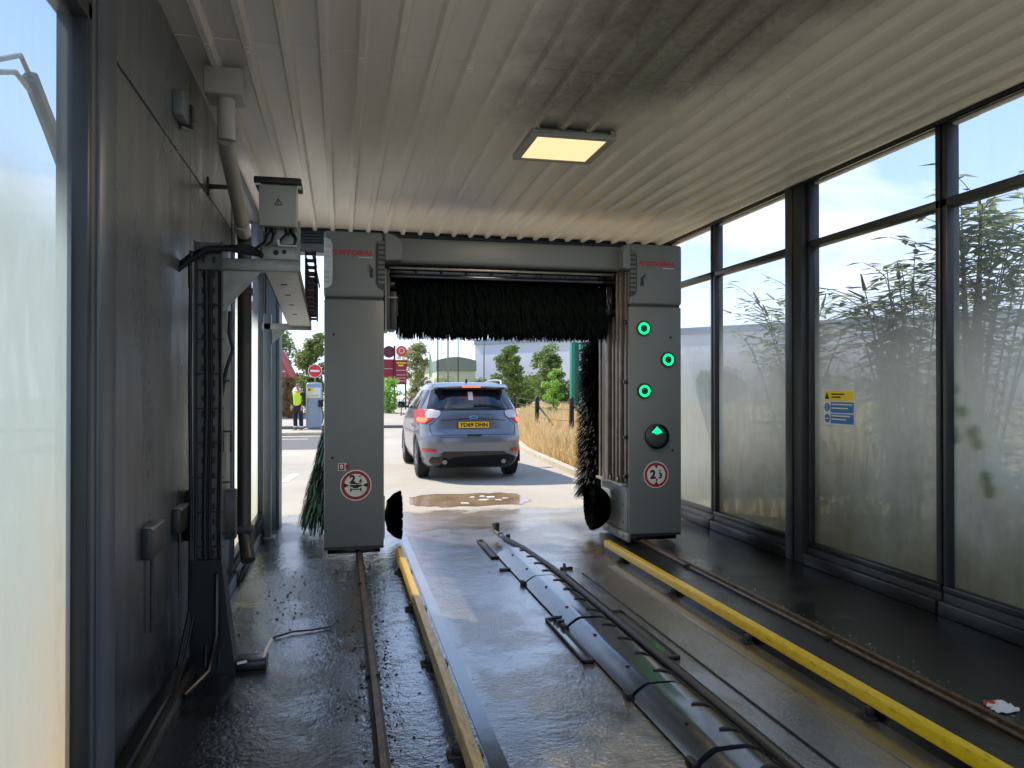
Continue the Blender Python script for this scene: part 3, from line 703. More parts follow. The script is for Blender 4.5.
# underbody wash duct down the middle: arched black cover plates
duct = thing('underbody_wash_duct', 'glossy black arched duct cover lying lengthwise in the middle of the wash lane', 'wash duct', (1.6, 4.5, 0))
ys = [-.5, .6, 1.75, 2.9, 3.62, 4.75, 5.9, 7.02]
for i in range(len(ys) - 1):
    y0, y1 = ys[i] + .018, ys[i + 1] - .018
    top = .062 + .004 * (i % 2)
    n = 14; b = MB().mat('wetplastic'); vs = []; fs = []
    xl, xr = 1.41, 1.745
    jit = random.Random(i); rows_ = 11
    def pz(t): return .012 + top * min(1.0, (t / .26)) ** .8 * (1.0 if t < .62 else math.cos((t - .62) / .38 * PI / 2) ** .8)
    for r_ in range(rows_):
        yy = y0 + (y1 - y0) * r_ / (rows_ - 1)
        for k in range(n + 1):
            t = k / n; vs.append((xl + (xr - xl) * t, yy, max(.012, pz(t) + jit.uniform(-.0015, .0015))))
    for r_ in range(rows_ - 1):
        for k in range(n): fs.append((r_ * (n + 1) + k, r_ * (n + 1) + k + 1, (r_ + 1) * (n + 1) + k + 1, (r_ + 1) * (n + 1) + k))
    last = (rows_ - 1) * (n + 1); b.add(vs + [(xl, y0, 0), (xr, y0, 0), (xl, y1, 0), (xr, y1, 0)], fs + [tuple([len(vs)] + list(range(n + 1)) + [len(vs) + 1]), tuple([len(vs) + 3] + [last + n - q for q in range(n + 1)] + [len(vs) + 2])])
    o = b.build('cover_plate', duct, smooth=50)
    m_ = int((y1 - y0) / .27)
    for k in range(m_):
        yy = y0 + .14 + k * .27; q = MB().mat('black'); vs = []
        for j in range(7):
            t = .56 + .30 * j / 6; hw = .011 * math.sin(PI * (j + .8) / 7.6); vs += [(xl + (xr - xl) * t, yy - hw + .01 * j / 6, pz(t) + .004), (xl + (xr - xl) * t, yy + hw + .01 * j / 6, pz(t) + .004)]
        q.add(vs, [(2 * j, 2 * j + 1, 2 * j + 3, 2 * j + 2) for j in range(6)]); ob = q.build('spray_slot', o, smooth=0); md = ob.modifiers.new('s', 'SOLIDIFY'); md.thickness = .006; md.offset = 0
        if k % 2 == 0: MB().mat('black').lathe([(0, .014), (.005, .010)], (xl + .085, yy + .1, pz(.25) - .001), (0, 0, 1), 10).build('plug', o)
    MB().mat('black').box(xl - .022, xl + .01, y0 - .03, y0 + .04, 0, .035, .006).build('clip', o)
b = MB().mat('pvc_dark').tube([(1.775, -.5, .03), (1.775, 3.0, .03), (1.77, 5.0, .03), (1.74, 6.2, .045), (1.66, 6.95, .07), (1.60, 7.35, .07), (1.575, 7.62, .07), (1.56, 7.8, .075), (1.555, 7.85, .15)], .024, 12); b.build('supply_pipe', duct)
b = MB().mat('wetplastic'); vs = []; fs = []
b.prism([(1.46, 7.0), (1.70, 7.0), (1.60, 7.45), (1.565, 7.45)], 'z', .01, .06)
b.mat('black').box(1.555, 1.60, 7.78, 7.83, .06, .17, .01).box(1.60, 1.64, 7.45, 7.48, .05, .11, .006).box(1.55, 1.60, 7.60, 7.63, .05, .10, .006)
b.build('nozzle_end', duct)
# shallow steel side channels beside the duct
for (x0, x1, y0, y1) in ((1.335, 1.40, 4.15, 4.98), (1.345, 1.41, 6.9, 7.7), (1.80, 1.90, 4.1, 5.05)):
    b = MB().mat('steel_dark').box(x0, x0 + .008, y0, y1, 0, .02).box(x1 - .008, x1, y0, y1, 0, .02).box(x0, x1, y0, y0 + .02, 0, .022).box(x0, x1, y1 - .02, y1, 0, .022); b.mat('wetstrip').box(x0, x1, y0, y1, 0, .008)
    b.build('side_channel', duct)
b = MB().mat('blackgloss').box(1.38, 1.46, 4.93, 4.96, .0, .04, .005).box(1.38, 1.46, 4.86, 4.885, 0, .035, .005).box(1.84, 1.95, 6.35, 6.38, 0, .02, .004).box(1.87, 1.89, 6.36, 6.39, 0, .05, .004).box(1.32, 1.46, 6.42, 6.45, 0, .02, .004)
b.build('fixing_clip', duct)
for (xx, ww) in ((1.84, .006), (1.98, .006)):
    b = MB().mat('steel_dark').box(xx, xx + ww, 2.2, 6.2, 0, .009); b.build('edge_strip', duct)

# litter and debris
def crumple(name, cx, cy, sx, sy, h, m, seed, label, cat, m2=None):
    rng = random.Random(seed); n = 9; vs = []; fs = []
    b = MB().mat(m)
    for i in range(n):
        for j in range(n):
            u, v = i / (n - 1) - .5, j / (n - 1) - .5; k = 1 - .35 * (abs(u) * 2) ** 2 * rng.random()
            vs.append((cx + u * sx * k + rng.uniform(-1, 1) * sx * .04, cy + v * sy * k + rng.uniform(-1, 1) * sy * .04, .006 + h * rng.random() * (1 - (2 * max(abs(u), abs(v))) ** 2)))
    for i in range(n - 1):
        for j in range(n - 1): fs.append((i * n + j, (i + 1) * n + j, (i + 1) * n + j + 1, i * n + j + 1))
    b.add(vs, fs)
    if m2:
        b.mat(m2); mi = b.cur
        for q in range(len(b.f)):
            if q % 8 > 5 and q // 8 < 4: b.mi[q] = mi
    o = b.build(name, smooth=0); md = o.modifiers.new('s', 'SOLIDIFY'); md.thickness = .003
    return tag(o, label, cat)
crumple('paper_litter', 3.13, 3.14, .15, .13, .03, 'white', 4, 'crumpled white and red wrapper on the wet floor near the right windows', 'litter', 'redtext')
M['debris_l'] = plain('pale_grit', rgb(130, 116, 92), .6, var=.4, scale=40)
def grit(name, n, region, smin, smax, m, seed, label):
    rng = random.Random(seed); b = MB().mat(m)
    for i in range(n):
        x, y = region(rng); s = rng.uniform(smin, smax)
        if rng.random() < .5: s *= .5
        hh = s * rng.uniform(.3, .7); a0 = rng.uniform(0, 6)
        base = [(x + s * rng.uniform(.6, 1) * math.cos(a0 + k * 1.256), y + s * rng.uniform(.6, 1) * math.sin(a0 + k * 1.256), .0) for k in range(5)]
        tp = (x + rng.uniform(-.2, .2) * s, y, hh); b.add(base + [tp], [(k, (k + 1) % 5, 5) for k in range(5)] + [(4, 3, 2, 1, 0)])
    return tag(b.build(name, smooth=0, recalc=False), label, 'debris', kind='stuff')
grit('gravel', 1100, lambda r: (.17 + (r.gauss(0, .055) if r.random() < .75 else r.gauss(0, .12)), r.uniform(2.2, 7.0)), .004, .016, 'debris', 11, 'scattered dark wet grit and dirt along the left floor rail')
grit('gravel', 260, lambda r: (2.96 + r.gauss(.1, .06), r.uniform(2.6, 7.0)), .004, .014, 'debris_l', 12, 'scattered pale grit along the right floor rail')
grit('leaf_litter', 110, lambda r: (r.gauss(-.36, .14), r.gauss(5.7, .7)), .005, .018, 'debris', 13, 'dark wet dirt scraps on the floor beside the left wall')
# broken bracket lying at the foot of the cable tray
b = MB().mat('sill').box(-.58, -.40, 4.45, 4.60, 0, .05, .01); b.mat('white').tube([(-.43, 4.5, .03), (-.41, 4.55, .09), (-.39, 4.63, .11)], .011, 8).tube([(-.55, 4.42, .055), (-.50, 4.43, .06)], .008, 8)
tag(b.build('broken_clamp'), 'black broken clamp with white tabs lying at the foot of the cable tray', 'clamp')
b = MB().mat('black').tube([(-.40, 4.98, .012), (-.30, 5.06, .014), (-.18, 5.08, .012), (-.06, 5.12, .012)], .006, 8)
tag(b.build('loose_rod'), 'thin black rod lying on the wet floor beside the left wall', 'rod')

# ================================================================== LEFT WALL FITTINGS
# speaker-like box high on the wall
t = thing('wall_speaker', 'small grey box with a black front high on the left wall', 'speaker', (-.82, 4.35, 2.95))
b = MB().mat('panel').box(-.85, -.80, 4.24, 4.42, 2.97, 3.10, .008); b.build('housing', t); b = MB().mat('black').box(-.85, -.785, 4.42, 4.47, 2.96, 3.09, .01); b.build('grille', t)
b = MB().mat('steel').tube([(-.84, 4.40, 2.955), (-.79, 4.46, 2.955)], .010, 8).box(-.80, -.775, 4.47, 4.485, 3.01, 3.05); b.build('bracket', t)
for (y0, y1, z0, z1, lb) in ((3.62, 3.86, .80, .94, 'small dark wall box low on the left wall, nearer the big window'), (4.24, 4.46, .80, .93, 'small dark wall box low on the left wall, nearer the cable tray')):
    t = thing('junction_box', lb, 'junction box', (-.83, (y0 + y1) / 2, z0 - .02), 'small boxes low on the left wall')
    b = MB().mat('steel_dark').box(-.85, -.805, y0, y1, z0, z1, .01); b.build('housing', t); b = MB().mat('steel').box(-.845, -.80, y0 + .01, y1 - .01, z1 - .012, z1 + .006, .004); b.build('lid', t)
    b = MB().mat('steel_dark').tube([(-.83, (y0 + y1) / 2, z0), (-.83, (y0 + y1) / 2, z0 - .35)], .008, 8); b.build('conduit', t)
# downpipe: white box, pale bend, dark vertical stack, shoe
t = thing('downpipe', 'pale rainwater pipe from a white box down to a dark pipe at the left wall', 'downpipe', (-.72, 6.3, 0))
b = MB().mat('pvc').box(-.755, -.547, 4.56, 4.78, 3.21, 3.365, .012); b.build('hopper', t)['label'] = 'white hopper box'
b = MB().mat('pvc').tube([(-.645, 4.66, 3.22), (-.645, 4.67, 2.98)], .050, 20); b.build('pipe', t)
b = MB().mat('pvc_grey').tube([(-.645, 4.67, 2.985), (-.648, 4.76, 2.93), (-.68, 5.3, 2.87), (-.75, 6.35, 2.79)], .047, 20); b.mat('pvc').tube([(-.735, 6.1, 2.805), (-.752, 6.4, 2.785)], .056, 20); b.build('pipe', t)['label'] = 'grey sloping pipe'
b = MB().mat('pvc_dark').tube([(-.752, 6.38, 2.79), (-.755, 6.46, 2.74), (-.755, 6.48, 2.6), (-.755, 6.48, .42), (-.74, 6.46, .33), (-.71, 6.36, .20)], .054, 18); b.build('pipe', t)['label'] = 'dark vertical pipe with an angled shoe'
b = MB().mat('steel_dark').box(-.86, -.73, 5.30, 5.34, 2.86, 2.885, .004).box(-.86, -.84, 5.29, 5.35, 2.82, 2.93, .004); b.mat('pvc_dark').box(-.87, -.69, 6.42, 6.54, .40, .46, .01).box(-.87, -.69, 6.42, 6.54, 2.3, 2.36, .01); b.build('pipe_clip', t)

# cable tray upright with cables, beam and electrical box
t = thing('cable_tray', 'upright grey perforated cable tray strapped with cables against the left wall', 'cable tray', (-.70, 4.5, 0))
M['traymetal'] = plain('tray_metal', rgb(84, 84, 78), .42, .5, var=.25, scale=5)
b = MB().mat('traymetal').box(-.785, -.635, 4.50, 4.506, .03, 2.36).box(-.785, -.779, 4.46, 4.56, .03, 2.36).box(-.641, -.635, 4.46, 4.62, .03, 2.36); b.mat('black')
for k in range(26):
    for xx in (-.745, -.69): b.box(xx - .004, xx + .012, 4.497, 4.50, .12 + k * .085, .155 + k * .085)
b.build('tray', t)
b = MB().mat('black')
for k, (xx, yy, rr) in enumerate(((-.80, 4.47, .010), (-.775, 4.475, .008), (-.725, 4.485, .013), (-.70, 4.487, .008), (-.655, 4.488, .008))):
    if k < 2: pts = [(xx, yy, 2.26), (xx - .004, yy, 1.6), (xx + .004, yy, .9), (xx, yy - .01, .35), (xx - .03, yy - .15, .1), (xx - .02, yy - .45, .05)]
    else: pts = [(xx, yy, 2.2), (xx + .006, yy, 1.5), (xx - .006, yy, .8), (xx + .01, yy, .3), (xx + .01, yy - .06, .05)]
    b.tube(pts, rr, 8)
b.tube([(-.60, 4.50, 1.98), (-.605, 4.5, 1.86), (-.585, 4.5, 1.77), (-.62, 4.5, 1.66), (-.645, 4.5, 1.5), (-.64, 4.5, 1.2)], .010, 8)
b.build('cables', t)
b = MB().mat('black')
for k in range(11): b.box(-.79, -.63, 4.478, 4.49, .3 + k * .19, .308 + k * .19)
for k in range(4): b.box(-.655, -.60, 4.49, 4.50, .75 + k * .28, .76 + k * .28)
b.build('cable_ties', t)
b = MB().mat('sill').prism([(-.80, 0), (-.56, 0), (-.60, .30), (-.635, .62), (-.785, .62)], 'y', 4.44, 4.58); b.build('foot', t)
b = MB().mat('steel_dark').box(-.85, -.58, 4.58, 4.66, .70, .98, .008).box(-.60, -.585, 4.49, 4.51, 1.2, 1.32, .003); b.build('bracket', t)
# curved pipe coming off the foot along the kerb
b = MB().mat('sill').tube([(-.655, 4.42, .55), (-.655, 4.40, .22), (-.67, 4.25, .08), (-.75, 4.05, .04)], .014, 8); b.build('conduit', t)

t = thing('cable_beam', 'grey steel bracket beam with a long underside tray carrying cables to the gantry', 'bracket', (-.35, 6.4, 2.1))
b = MB().mat('steel').box(-.64, -.225, 4.46, 4.52, 2.205, 2.27, .004); b.build('arm', t)
b = MB().mat('steel').add([(-.64, 4.48, 2.205), (-.43, 4.48, 2.205), (-.63, 4.48, 1.98), (-.64, 4.48, 1.98), (-.64, 4.486, 2.205), (-.43, 4.486, 2.205), (-.63, 4.486, 1.98), (-.64, 4.486, 1.98)], [(0, 1, 2, 3), (7, 6, 5, 4), (0, 4, 5, 1), (1, 5, 6, 2), (2, 6, 7, 3), (3, 7, 4, 0)]); b.build('gusset', t)
# sloping tray
def skewbox(b, xa0, xa1, ya, xb0, xb1, yb, z0, z1):
    b.add([(xa0, ya, z0), (xa1, ya, z0), (xa1, ya, z1), (xa0, ya, z1), (xb0, yb, z0), (xb1, yb, z0), (xb1, yb, z1), (xb0, yb, z1)], [(0, 1, 2, 3), (7, 6, 5, 4), (0, 4, 5, 1), (1, 5, 6, 2), (2, 6, 7, 3), (3, 7, 4, 0)])
b = MB().mat('steel'); skewbox(b, -.42, -.235, 4.52, -.535, -.305, 8.40, 2.205, 2.212); skewbox(b, -.24, -.235, 4.52, -.31, -.305, 8.40, 2.205, 2.27); skewbox(b, -.42, -.415, 4.52, -.535, -.530, 8.4, 2.205, 2.27)
b.mat('black')
for (yy) in (5.0, 5.55, 6.2, 7.0):
    xx = -.33 - .095 * (yy - 4.5) / 3.9; b.box(xx - .025, xx + .012, yy, yy + .03, 2.202, 2.206)
b.build('tray', t)
b = MB().mat('steel').box(-.80, -.305, 8.36, 8.42, 2.17, 2.235, .004); b.add([(-.72, 8.38, 2.17), (-.56, 8.38, 2.17), (-.72, 8.38, 2.0), (-.72, 8.386, 2.17), (-.56, 8.386, 2.17), (-.72, 8.386, 2.0)], [(0, 1, 2), (5, 4, 3), (0, 3, 4, 1), (1, 4, 5, 2), (2, 5, 3, 0)]); b.build('arm', t)
b = MB().mat('framelight').box(-.79, -.71, 8.36, 8.44, 0, 2.33, .008); b.mat('steel').box(-.83, -.67, 8.30, 8.50, 0, .012, .003); b.mat('black').tube([(-.77, 8.34, 2.33), (-.765, 8.34, 2.9)], .012, 8); b.build('post', t)
b = MB().mat('steel').box(-.43, -.235, 4.46, 4.60, 2.27, 2.345, .004); b.mat('black').lathe([(0, .016), (.004, .015)], (-.355, 4.46, 2.31), (0, -1, 0), 12).lathe([(0, .013), (.004, .012)], (-.31, 4.46, 2.315), (0, -1, 0), 12)
b.mat('white').box(-.34, -.24, 4.45, 4.46, 2.345, 2.352).box(-.345, -.335, 4.45, 4.46, 2.345, 2.38); b.build('cable_clamp', t)
b = MB().mat('steel').box(-.42, -.23, 4.60, 4.61, 2.27, 2.52); b.build('back_plate', t)
t = thing('control_box', 'beige electrical box with a black lid mounted above the bracket arm', 'electrical box', (-.345, 4.6, 2.45))
b = MB().mat('box').box(-.45, -.245, 4.50, 4.66, 2.465, 2.70, .008); b.build('housing', t)
b = MB().mat('black').box(-.475, -.22, 4.47, 4.70, 2.700, 2.735, .006); b.mat('white').box(-.47, -.44, 4.49, 4.50, 2.69, 2.70).box(-.245, -.222, 4.50, 4.55, 2.688, 2.698); b.build('lid', t)
b = MB().mat('black'); q = 2.585
for (p, r_) in (((-.365, q), (-.325, q)), ((-.325, q), (-.345, q + .034)), ((-.345, q + .034), (-.365, q))): b.tube([(p[0], 4.498, p[1]), (r_[0], 4.498, r_[1])], .0022, 6)
b.box(-.347, -.343, 4.496, 4.499, q + .008, q + .022); b.build('warning_mark', t)['label'] = 'small black warning triangle'
b = MB().mat('black')
for k, xx in enumerate((-.41, -.375, -.30, -.27)): b.lathe([(0, .016), (.03, .014), (.03, .008)], (xx, 4.56, 2.465), (0, 0, -1), 10)
b.build('cable_gland', t)
b = MB().mat('black')
rng = random.Random(2)
for k in range(7):
    o1, o2 = rng.uniform(-.02, .02), rng.uniform(-.02, .02)
    b.tube([(-.86, 4.42 + o1, 2.20 + o2), (-.80, 4.45 + o1, 2.26 + o2), (-.72, 4.47 + o2, 2.315 + o1 * .5), (-.60, 4.46 + o1, 2.325 + o2 * .5), (-.50, 4.46, 2.32 + o1), (-.44, 4.46 + o2, 2.30 + o2 * .5), (-.41, 4.5, 2.29 + o1 * .4)], .013, 8)
b.tube([(-.79, 4.44, 2.30), (-.80, 4.45, 2.24), (-.80, 4.46, 2.1)], .012, 8)
for k, xx in enumerate((-.41, -.375)): b.tube([(xx, 4.56, 2.44), (xx - .01, 4.53, 2.38), (xx - .06, 4.49, 2.33)], .008, 8)
b.tube([(-.27, 4.56, 2.44), (-.25, 4.52, 2.40), (-.26, 4.50, 2.36), (-.33, 4.5, 2.35), (-.40, 4.48, 2.33)], .010, 8); b.tube([(-.30, 4.56, 2.44), (-.33, 4.53, 2.40), (-.36, 4.5, 2.34)], .008, 8)
tag(b.build('cable_bundle'), 'thick bundle of black cables arching from the left wall to the electrical box', 'cables')
# drag chain hanging beside the tray
b = MB().mat('black')
for k in range(7):
    yy = 5.9 + k * .33; xx = -.265 - .02 * (yy - 6)
    b.box(xx, xx + .012, yy, yy + .03, 2.22, 2.58); b.box(xx + .068, xx + .080, yy, yy + .03, 2.22, 2.58)
    for q in range(7): b.box(xx, xx + .08, yy, yy + .03, 2.235 + q * .052, 2.257 + q * .052)
b.box(-.215, -.205, 5.9, 7.95, 2.56, 2.585)
tag(b.build('drag_chain'), 'black slotted cable drag chain hanging between the bracket tray and the gantry', 'cable chain')

# ceiling lamp
M['lampglass'] = emit('lamp_diffuser', (1.0, .76, .40, 1), .42)
def lamp(cx, cy, label):
    t = thing('ceiling_light', label, 'ceiling light', (cx, cy, 3.30))
    w_ = .31
    b = MB().mat('steel').box(cx - w_, cx + w_, cy - w_, cy + w_, 3.335, 3.368, .008)
    o = b.build('housing', t)
    b = MB().mat('box')
    for (x0, x1, y0, y1) in ((-w_, w_, -w_, -w_ + .055), (-w_, w_, w_ - .055, w_), (-w_, -w_ + .055, -w_ + .055, w_ - .055), (w_ - .055, w_, -w_ + .055, w_ - .055)): b.box(cx + x0, cx + x1, cy + y0, cy + y1, 3.318, 3.336, .003)
    b.build('bezel', t)
    b = MB().mat('lampglass').box(cx - w_ + .055, cx + w_ - .055, cy - w_ + .055, cy + w_ - .055, 3.324, 3.334); b.build('diffuser', t)
    b = MB().mat('steel')
    for k in range(4): b.lathe([(0, .016), (.02, .012)], (cx - .27 + k * .18, cy - w_ - .01, 3.37), (0, 0, -1), 10)
    b.build('fixing', t)
    ld = bpy.data.lights.new('ceiling_lamp', 'AREA'); ld.shape = 'SQUARE'; ld.size = .5; ld.energy = 14; ld.color = (1, .85, .62)
    lo = bpy.data.objects.new('lamp_glow', ld); C.objects.link(lo); lo.location = (0, 0, .015); lo.parent = t
lamp(1.60, 5.47, 'square recessed ceiling light glowing warm yellow')

# safety notice on the right window
t = thing('safety_notice', 'small yellow and blue safety notice stuck on the right window', 'sign', (4.07, 5.71, 1.25))
X0 = 4.083
b = MB().mat('white').box(X0 - .004, X0, 5.50, 5.915, 1.245, 1.545, .001, 1); b.build('board', t)
def yz(x, y, z): return Matrix.Translation((x, y, z)) @ Matrix(((0, 0, -1, 0), (-1, 0, 0, 0), (0, 1, 0, 0), (0, 0, 0, 1)))
b = MB().mat('yellowsign').box(X0 - .006, X0 - .004, 5.512, 5.90, 1.452, 1.535).mat('bluesign').box(X0 - .006, X0 - .004, 5.512, 5.815, 1.35, 1.44).box(X0 - .006, X0 - .004, 5.512, 5.815, 1.258, 1.34)
for zz in (1.395, 1.30): b.lathe([(0, .037), (.002, .037)], (X0 - .004, 5.862, zz), (-1, 0, 0), 20)
b.mat('white').box(X0 - .0075, X0 - .006, 5.86, 5.867, 1.37, 1.42).box(X0 - .0075, X0 - .006, 5.83, 5.895, 1.295, 1.303)
b.mat('black').box(X0 - .0072, X0 - .006, 5.63, 5.80, 1.50, 1.512).box(X0 - .0072, X0 - .006, 5.68, 5.80, 1.475, 1.487)
b.prism([(5.832, 1.465), (5.892, 1.465), (5.862, 1.525)], 'x', X0 - .0072, X0 - .006); b.mat('white')
for (zz, n_) in ((1.415, 10), (1.383, 8), (1.318, 9), (1.29, 7)):
    b.box(X0 - .0072, X0 - .006, 5.80 - n_ * .027, 5.80, zz, zz + .010)
b.build('print', t)

# ================================================================== CAR
M['carpaint'] = plain('grey_metallic_car_paint', rgb(112, 118, 130), 0.28, 0.45, var=0.02)
M['carpaint'].node_tree.nodes['Principled BSDF'].inputs['Coat Weight'].default_value = 0.6
M['carglass'] = plain('dark_car_glass', rgb(22, 28, 34), 0.06, var=.02, spec=.9)
M['tyre'] = plain('tyre_rubber', rgb(18, 18, 19), 0.8)
M['rim'] = plain('alloy_rim', rgb(150, 152, 156), 0.3, 0.7)
M['silver'] = plain('silver_rail', rgb(190, 194, 200), 0.3, 0.7)
M['tail_red'] = emit('tail_lamp_red', (.42, .02, .02, 1), .10)
M['tail_amber'] = emit('lit_tail_lamp', (1.0, .13, .04, 1), .7)
M['tail_clear'] = plain('clear_lamp_lens', rgb(190, 190, 195), .15)
M['reflector'] = plain('red_reflector', rgb(190, 28, 34), .25)
M['plate'] = plain('yellow_number_plate', rgb(240, 190, 20), .4, var=.02)
CX, CY = 2.19, 12.72
car = thing('car', 'grey metallic family SUV driving away beyond the wash with brake lights on', 'car', (CX, CY + 2.2, 0))
ZS = [.20, .28, .40, .55, .66, .76, .80, .86, .96, 1.08, 1.18, 1.24, 1.32, 1.42, 1.50, 1.56, 1.60, 1.635, 1.66, 1.672]
YR = [.30, .14, .05, .02, .00, .01, .05, .09, .12, .14, .17, .21, .28, .37, .44, .48, .50, .56, .75, 1.1]
YF = [4.1, 4.3, 4.44, 4.50, 4.50, 4.48, 4.45, 4.40, 4.20, 3.75, 3.35, 3.22, 3.05, 2.85, 2.68, 2.55, 2.45, 2.35, 2.2, 1.9]
WD = [.80, .86, .895, .91, .915, .918, .915, .91, .912, .912, .905, .880, .835, .780, .735, .700, .675, .640, .58, .40]
def itp(T, z):
    if z <= ZS[0]: return T[0]
    for i in range(len(ZS) - 1):
        if z <= ZS[i + 1]:
            t = (z - ZS[i]) / (ZS[i + 1] - ZS[i]); return T[i] + (T[i + 1] - T[i]) * t
    return T[-1]
def NZ(z): return 6.0 if z < .9 else max(4.0, 6.0 - (z - .9) / .3 * 2.0)
def rear(f, z, off=0.0):
    yr, yf, w_ = itp(YR, z), itp(YF, z), itp(WD, z); yc = (yr + yf) / 2; L = (yf - yr) / 2; n_ = NZ(z)
    return (CX + f * (w_ + off), CY + yc - (L + off) * max(0.0, 1 - abs(f) ** n_) ** (1 / n_), z)
WH = (.95, 3.62)
def ring(z, n):
    yr, yf, w_ = itp(YR, z), itp(YF, z), itp(WD, z); yc = (yr + yf) / 2; L = (yf - yr) / 2; n_ = NZ(z); raw = []
    for k in range(2400):
        t = 2 * PI * k / 2400; c, q = math.cos(t), math.sin(t); raw.append((w_ * math.copysign(abs(c) ** (2 / n_), c), yc + L * math.copysign(abs(q) ** (2 / n_), q)))
    ln = [0.0]
    for k in range(2400): p, r_ = raw[k], raw[(k + 1) % 2400]; ln.append(ln[-1] + math.hypot(p[0] - r_[0], p[1] - r_[1]))
    out = []; j = 0
    for k in range(n):
        d_ = ln[-1] * k / n
        while ln[j + 1] < d_: j += 1
        u = (d_ - ln[j]) / max(1e-9, ln[j + 1] - ln[j]); p, r_ = raw[j], raw[(j + 1) % 2400]; x = p[0] + (r_[0] - p[0]) * u; y = p[1] + (r_[1] - p[1]) * u
        for wy in WH:
            if abs(x) > .75 and math.hypot(y - wy, z - .36) < .40: x = math.copysign(.62, x)
        out.append((CX + x, CY + y, z))
    return out
b = MB().mat('carpaint'); n = 280; vs = []; fs = []; zs = []
for i in range(len(ZS) - 1):
    st = max(1, int((ZS[i + 1] - ZS[i]) / .03))
    for j in range(st): zs.append(ZS[i] + (ZS[i + 1] - ZS[i]) * j / st)
zs.append(ZS[-1])
for z in zs: vs += ring(z, n)
for i in range(len(zs) - 1):
    for k in range(n): fs.append((i * n + k, i * n + (k + 1) % n, (i + 1) * n + (k + 1) % n, (i + 1) * n + k))
fs.append(tuple(range(n))[::-1]); fs.append(tuple((len(zs) - 1) * n + k for k in range(n)))
b.add(vs, fs); b.build('body', car, smooth=50)
def patch(name, m, rows, parent=None, off=.006, ns=14, label=None, thick=True):
    """rows: list of (z, fx0, fx1) on the rear; fx in fractions of half width"""
    b = MB().mat(m); vs = []; fs = []
    for (z, f0, f1) in rows:
        for k in range(ns + 1): vs.append(rear((f0 + (f1 - f0) * k / ns), z, off))
    for i in range(len(rows) - 1):
        for k in range(ns): fs.append((i * (ns + 1) + k, i * (ns + 1) + k + 1, (i + 1) * (ns + 1) + k + 1, (i + 1) * (ns + 1) + k))
    b.add(vs, fs); o = b.build(name, parent or car, smooth=60)
    if label: o['label'] = label
    return o
def rows(z0, z1, f0, f1, g0=None, g1=None, n=6):
    g0 = f0 if g0 is None else g0; g1 = f1 if g1 is None else g1
    return [(z0 + (z1 - z0) * i / n, f0 + (g0 - f0) * i / n, f1 + (g1 - f1) * i / n) for i in range(n + 1)]
rw = patch('rear_window', 'carglass', rows(1.215, 1.54, -.845, .845, -.90, .90, 8), off=.008, label='dark rear window')
patch('window_seal', 'blackgloss', rows(1.19, 1.222, -.80, .80, -.86, .86, 2), rw, .010)
# sticker and wiper on the rear window
b = MB().mat('white'); p = [rear((-.07), 1.36, .014), rear((.03), 1.36, .014), rear((.04), 1.50, .014), rear((-.07), 1.50, .014)]; b.add(p, [(0, 1, 2, 3)]); b.build('window_sticker', rw)['label'] = 'pale sticker'
b = MB().mat('black').tube([rear((.55), 1.245, .03), rear((.02), 1.265, .03)], .012, 8).tube([rear((.45), 1.26, .035), rear((.12), 1.278, .03)], .014, 8); b.build('rear_wiper', car)
# roof spoiler with brake light
b = MB().mat('carpaint')
vs = []; fs = []; m_ = 12
for k in range(m_ + 1):
    f = -.93 + 1.86 * k / m_; x = f * .70; bow = .06 * f * f
    for (dy, z) in ((.34 + bow, 1.575), (.33 + bow, 1.60), (.62, 1.655), (.62, 1.56)): vs.append((CX + x, CY + dy, z - .03 * f * f))
for k in range(m_):
    for j in range(4): fs.append((k * 4 + j, k * 4 + (j + 1) % 4, (k + 1) * 4 + (j + 1) % 4, (k + 1) * 4 + j))
fs += [(0, 1, 2, 3), tuple(m_ * 4 + j for j in (3, 2, 1, 0))]
b.add(vs, fs); b.build('spoiler', car, smooth=50)
b = MB().mat('tail_amber').box(CX - .16, CX + .16, CY + .325, CY + .345, 1.572, 1.598, .003); b.build('brake_light', car)['label'] = 'glowing red high brake light'
b = MB().mat('blackgloss').box(CX - .58, CX + .58, CY + .36, CY + .5, 1.54, 1.57, .01); b.build('spoiler_underside', car)
for s in (-1, 1):
    # cluster: clear inner piece, red body, amber lit core
    o = patch('tail_light', 'tail_red', [(z, s * (a_), s * b_) for z, a_, b_ in ((.965, .86, .985), (1.0, .80, .992), (1.06, .72, .992), (1.13, .68, .99), (1.19, .68, .98), (1.205, .72, .96))], off=.012, label='red and clear wraparound tail light')
    patch('lens', 'tail_clear', [(z, s * a_, s * b_) for z, a_, b_ in ((1.06, .66, .84), (1.12, .60, .86), (1.17, .60, .84), (1.19, .63, .80))], o, .017)
    patch('lens', 'tail_amber', [(z, s * a_, s * b_) for z, a_, b_ in ((.985, .86, .965), (1.02, .82, .975), (1.05, .82, .97), (1.065, .85, .96))], o, .019)['label'] = 'lit orange red lens'
    patch('reflector', 'reflector', rows(.49, .545, s * .70, s * .93), off=.010)['label'] = 'red bumper reflector'
# bumper cladding and diffuser
patch('rear_diffuser', 'blackgloss', [(.215, -.72, .72), (.28, -.82, .82), (.34, -.84, .84), (.40, -.80, .80), (.46, -.62, .62), (.50, -.56, .56)], off=.012, label='black lower bumper and diffuser')
b = MB().mat('steel')
for s in (-1, 1): b.tube([(CX + s * .50, CY + .02, .33), (CX + s * .50, CY + .3, .33)], .038, 14)
b.build('exhaust_pipe', car)
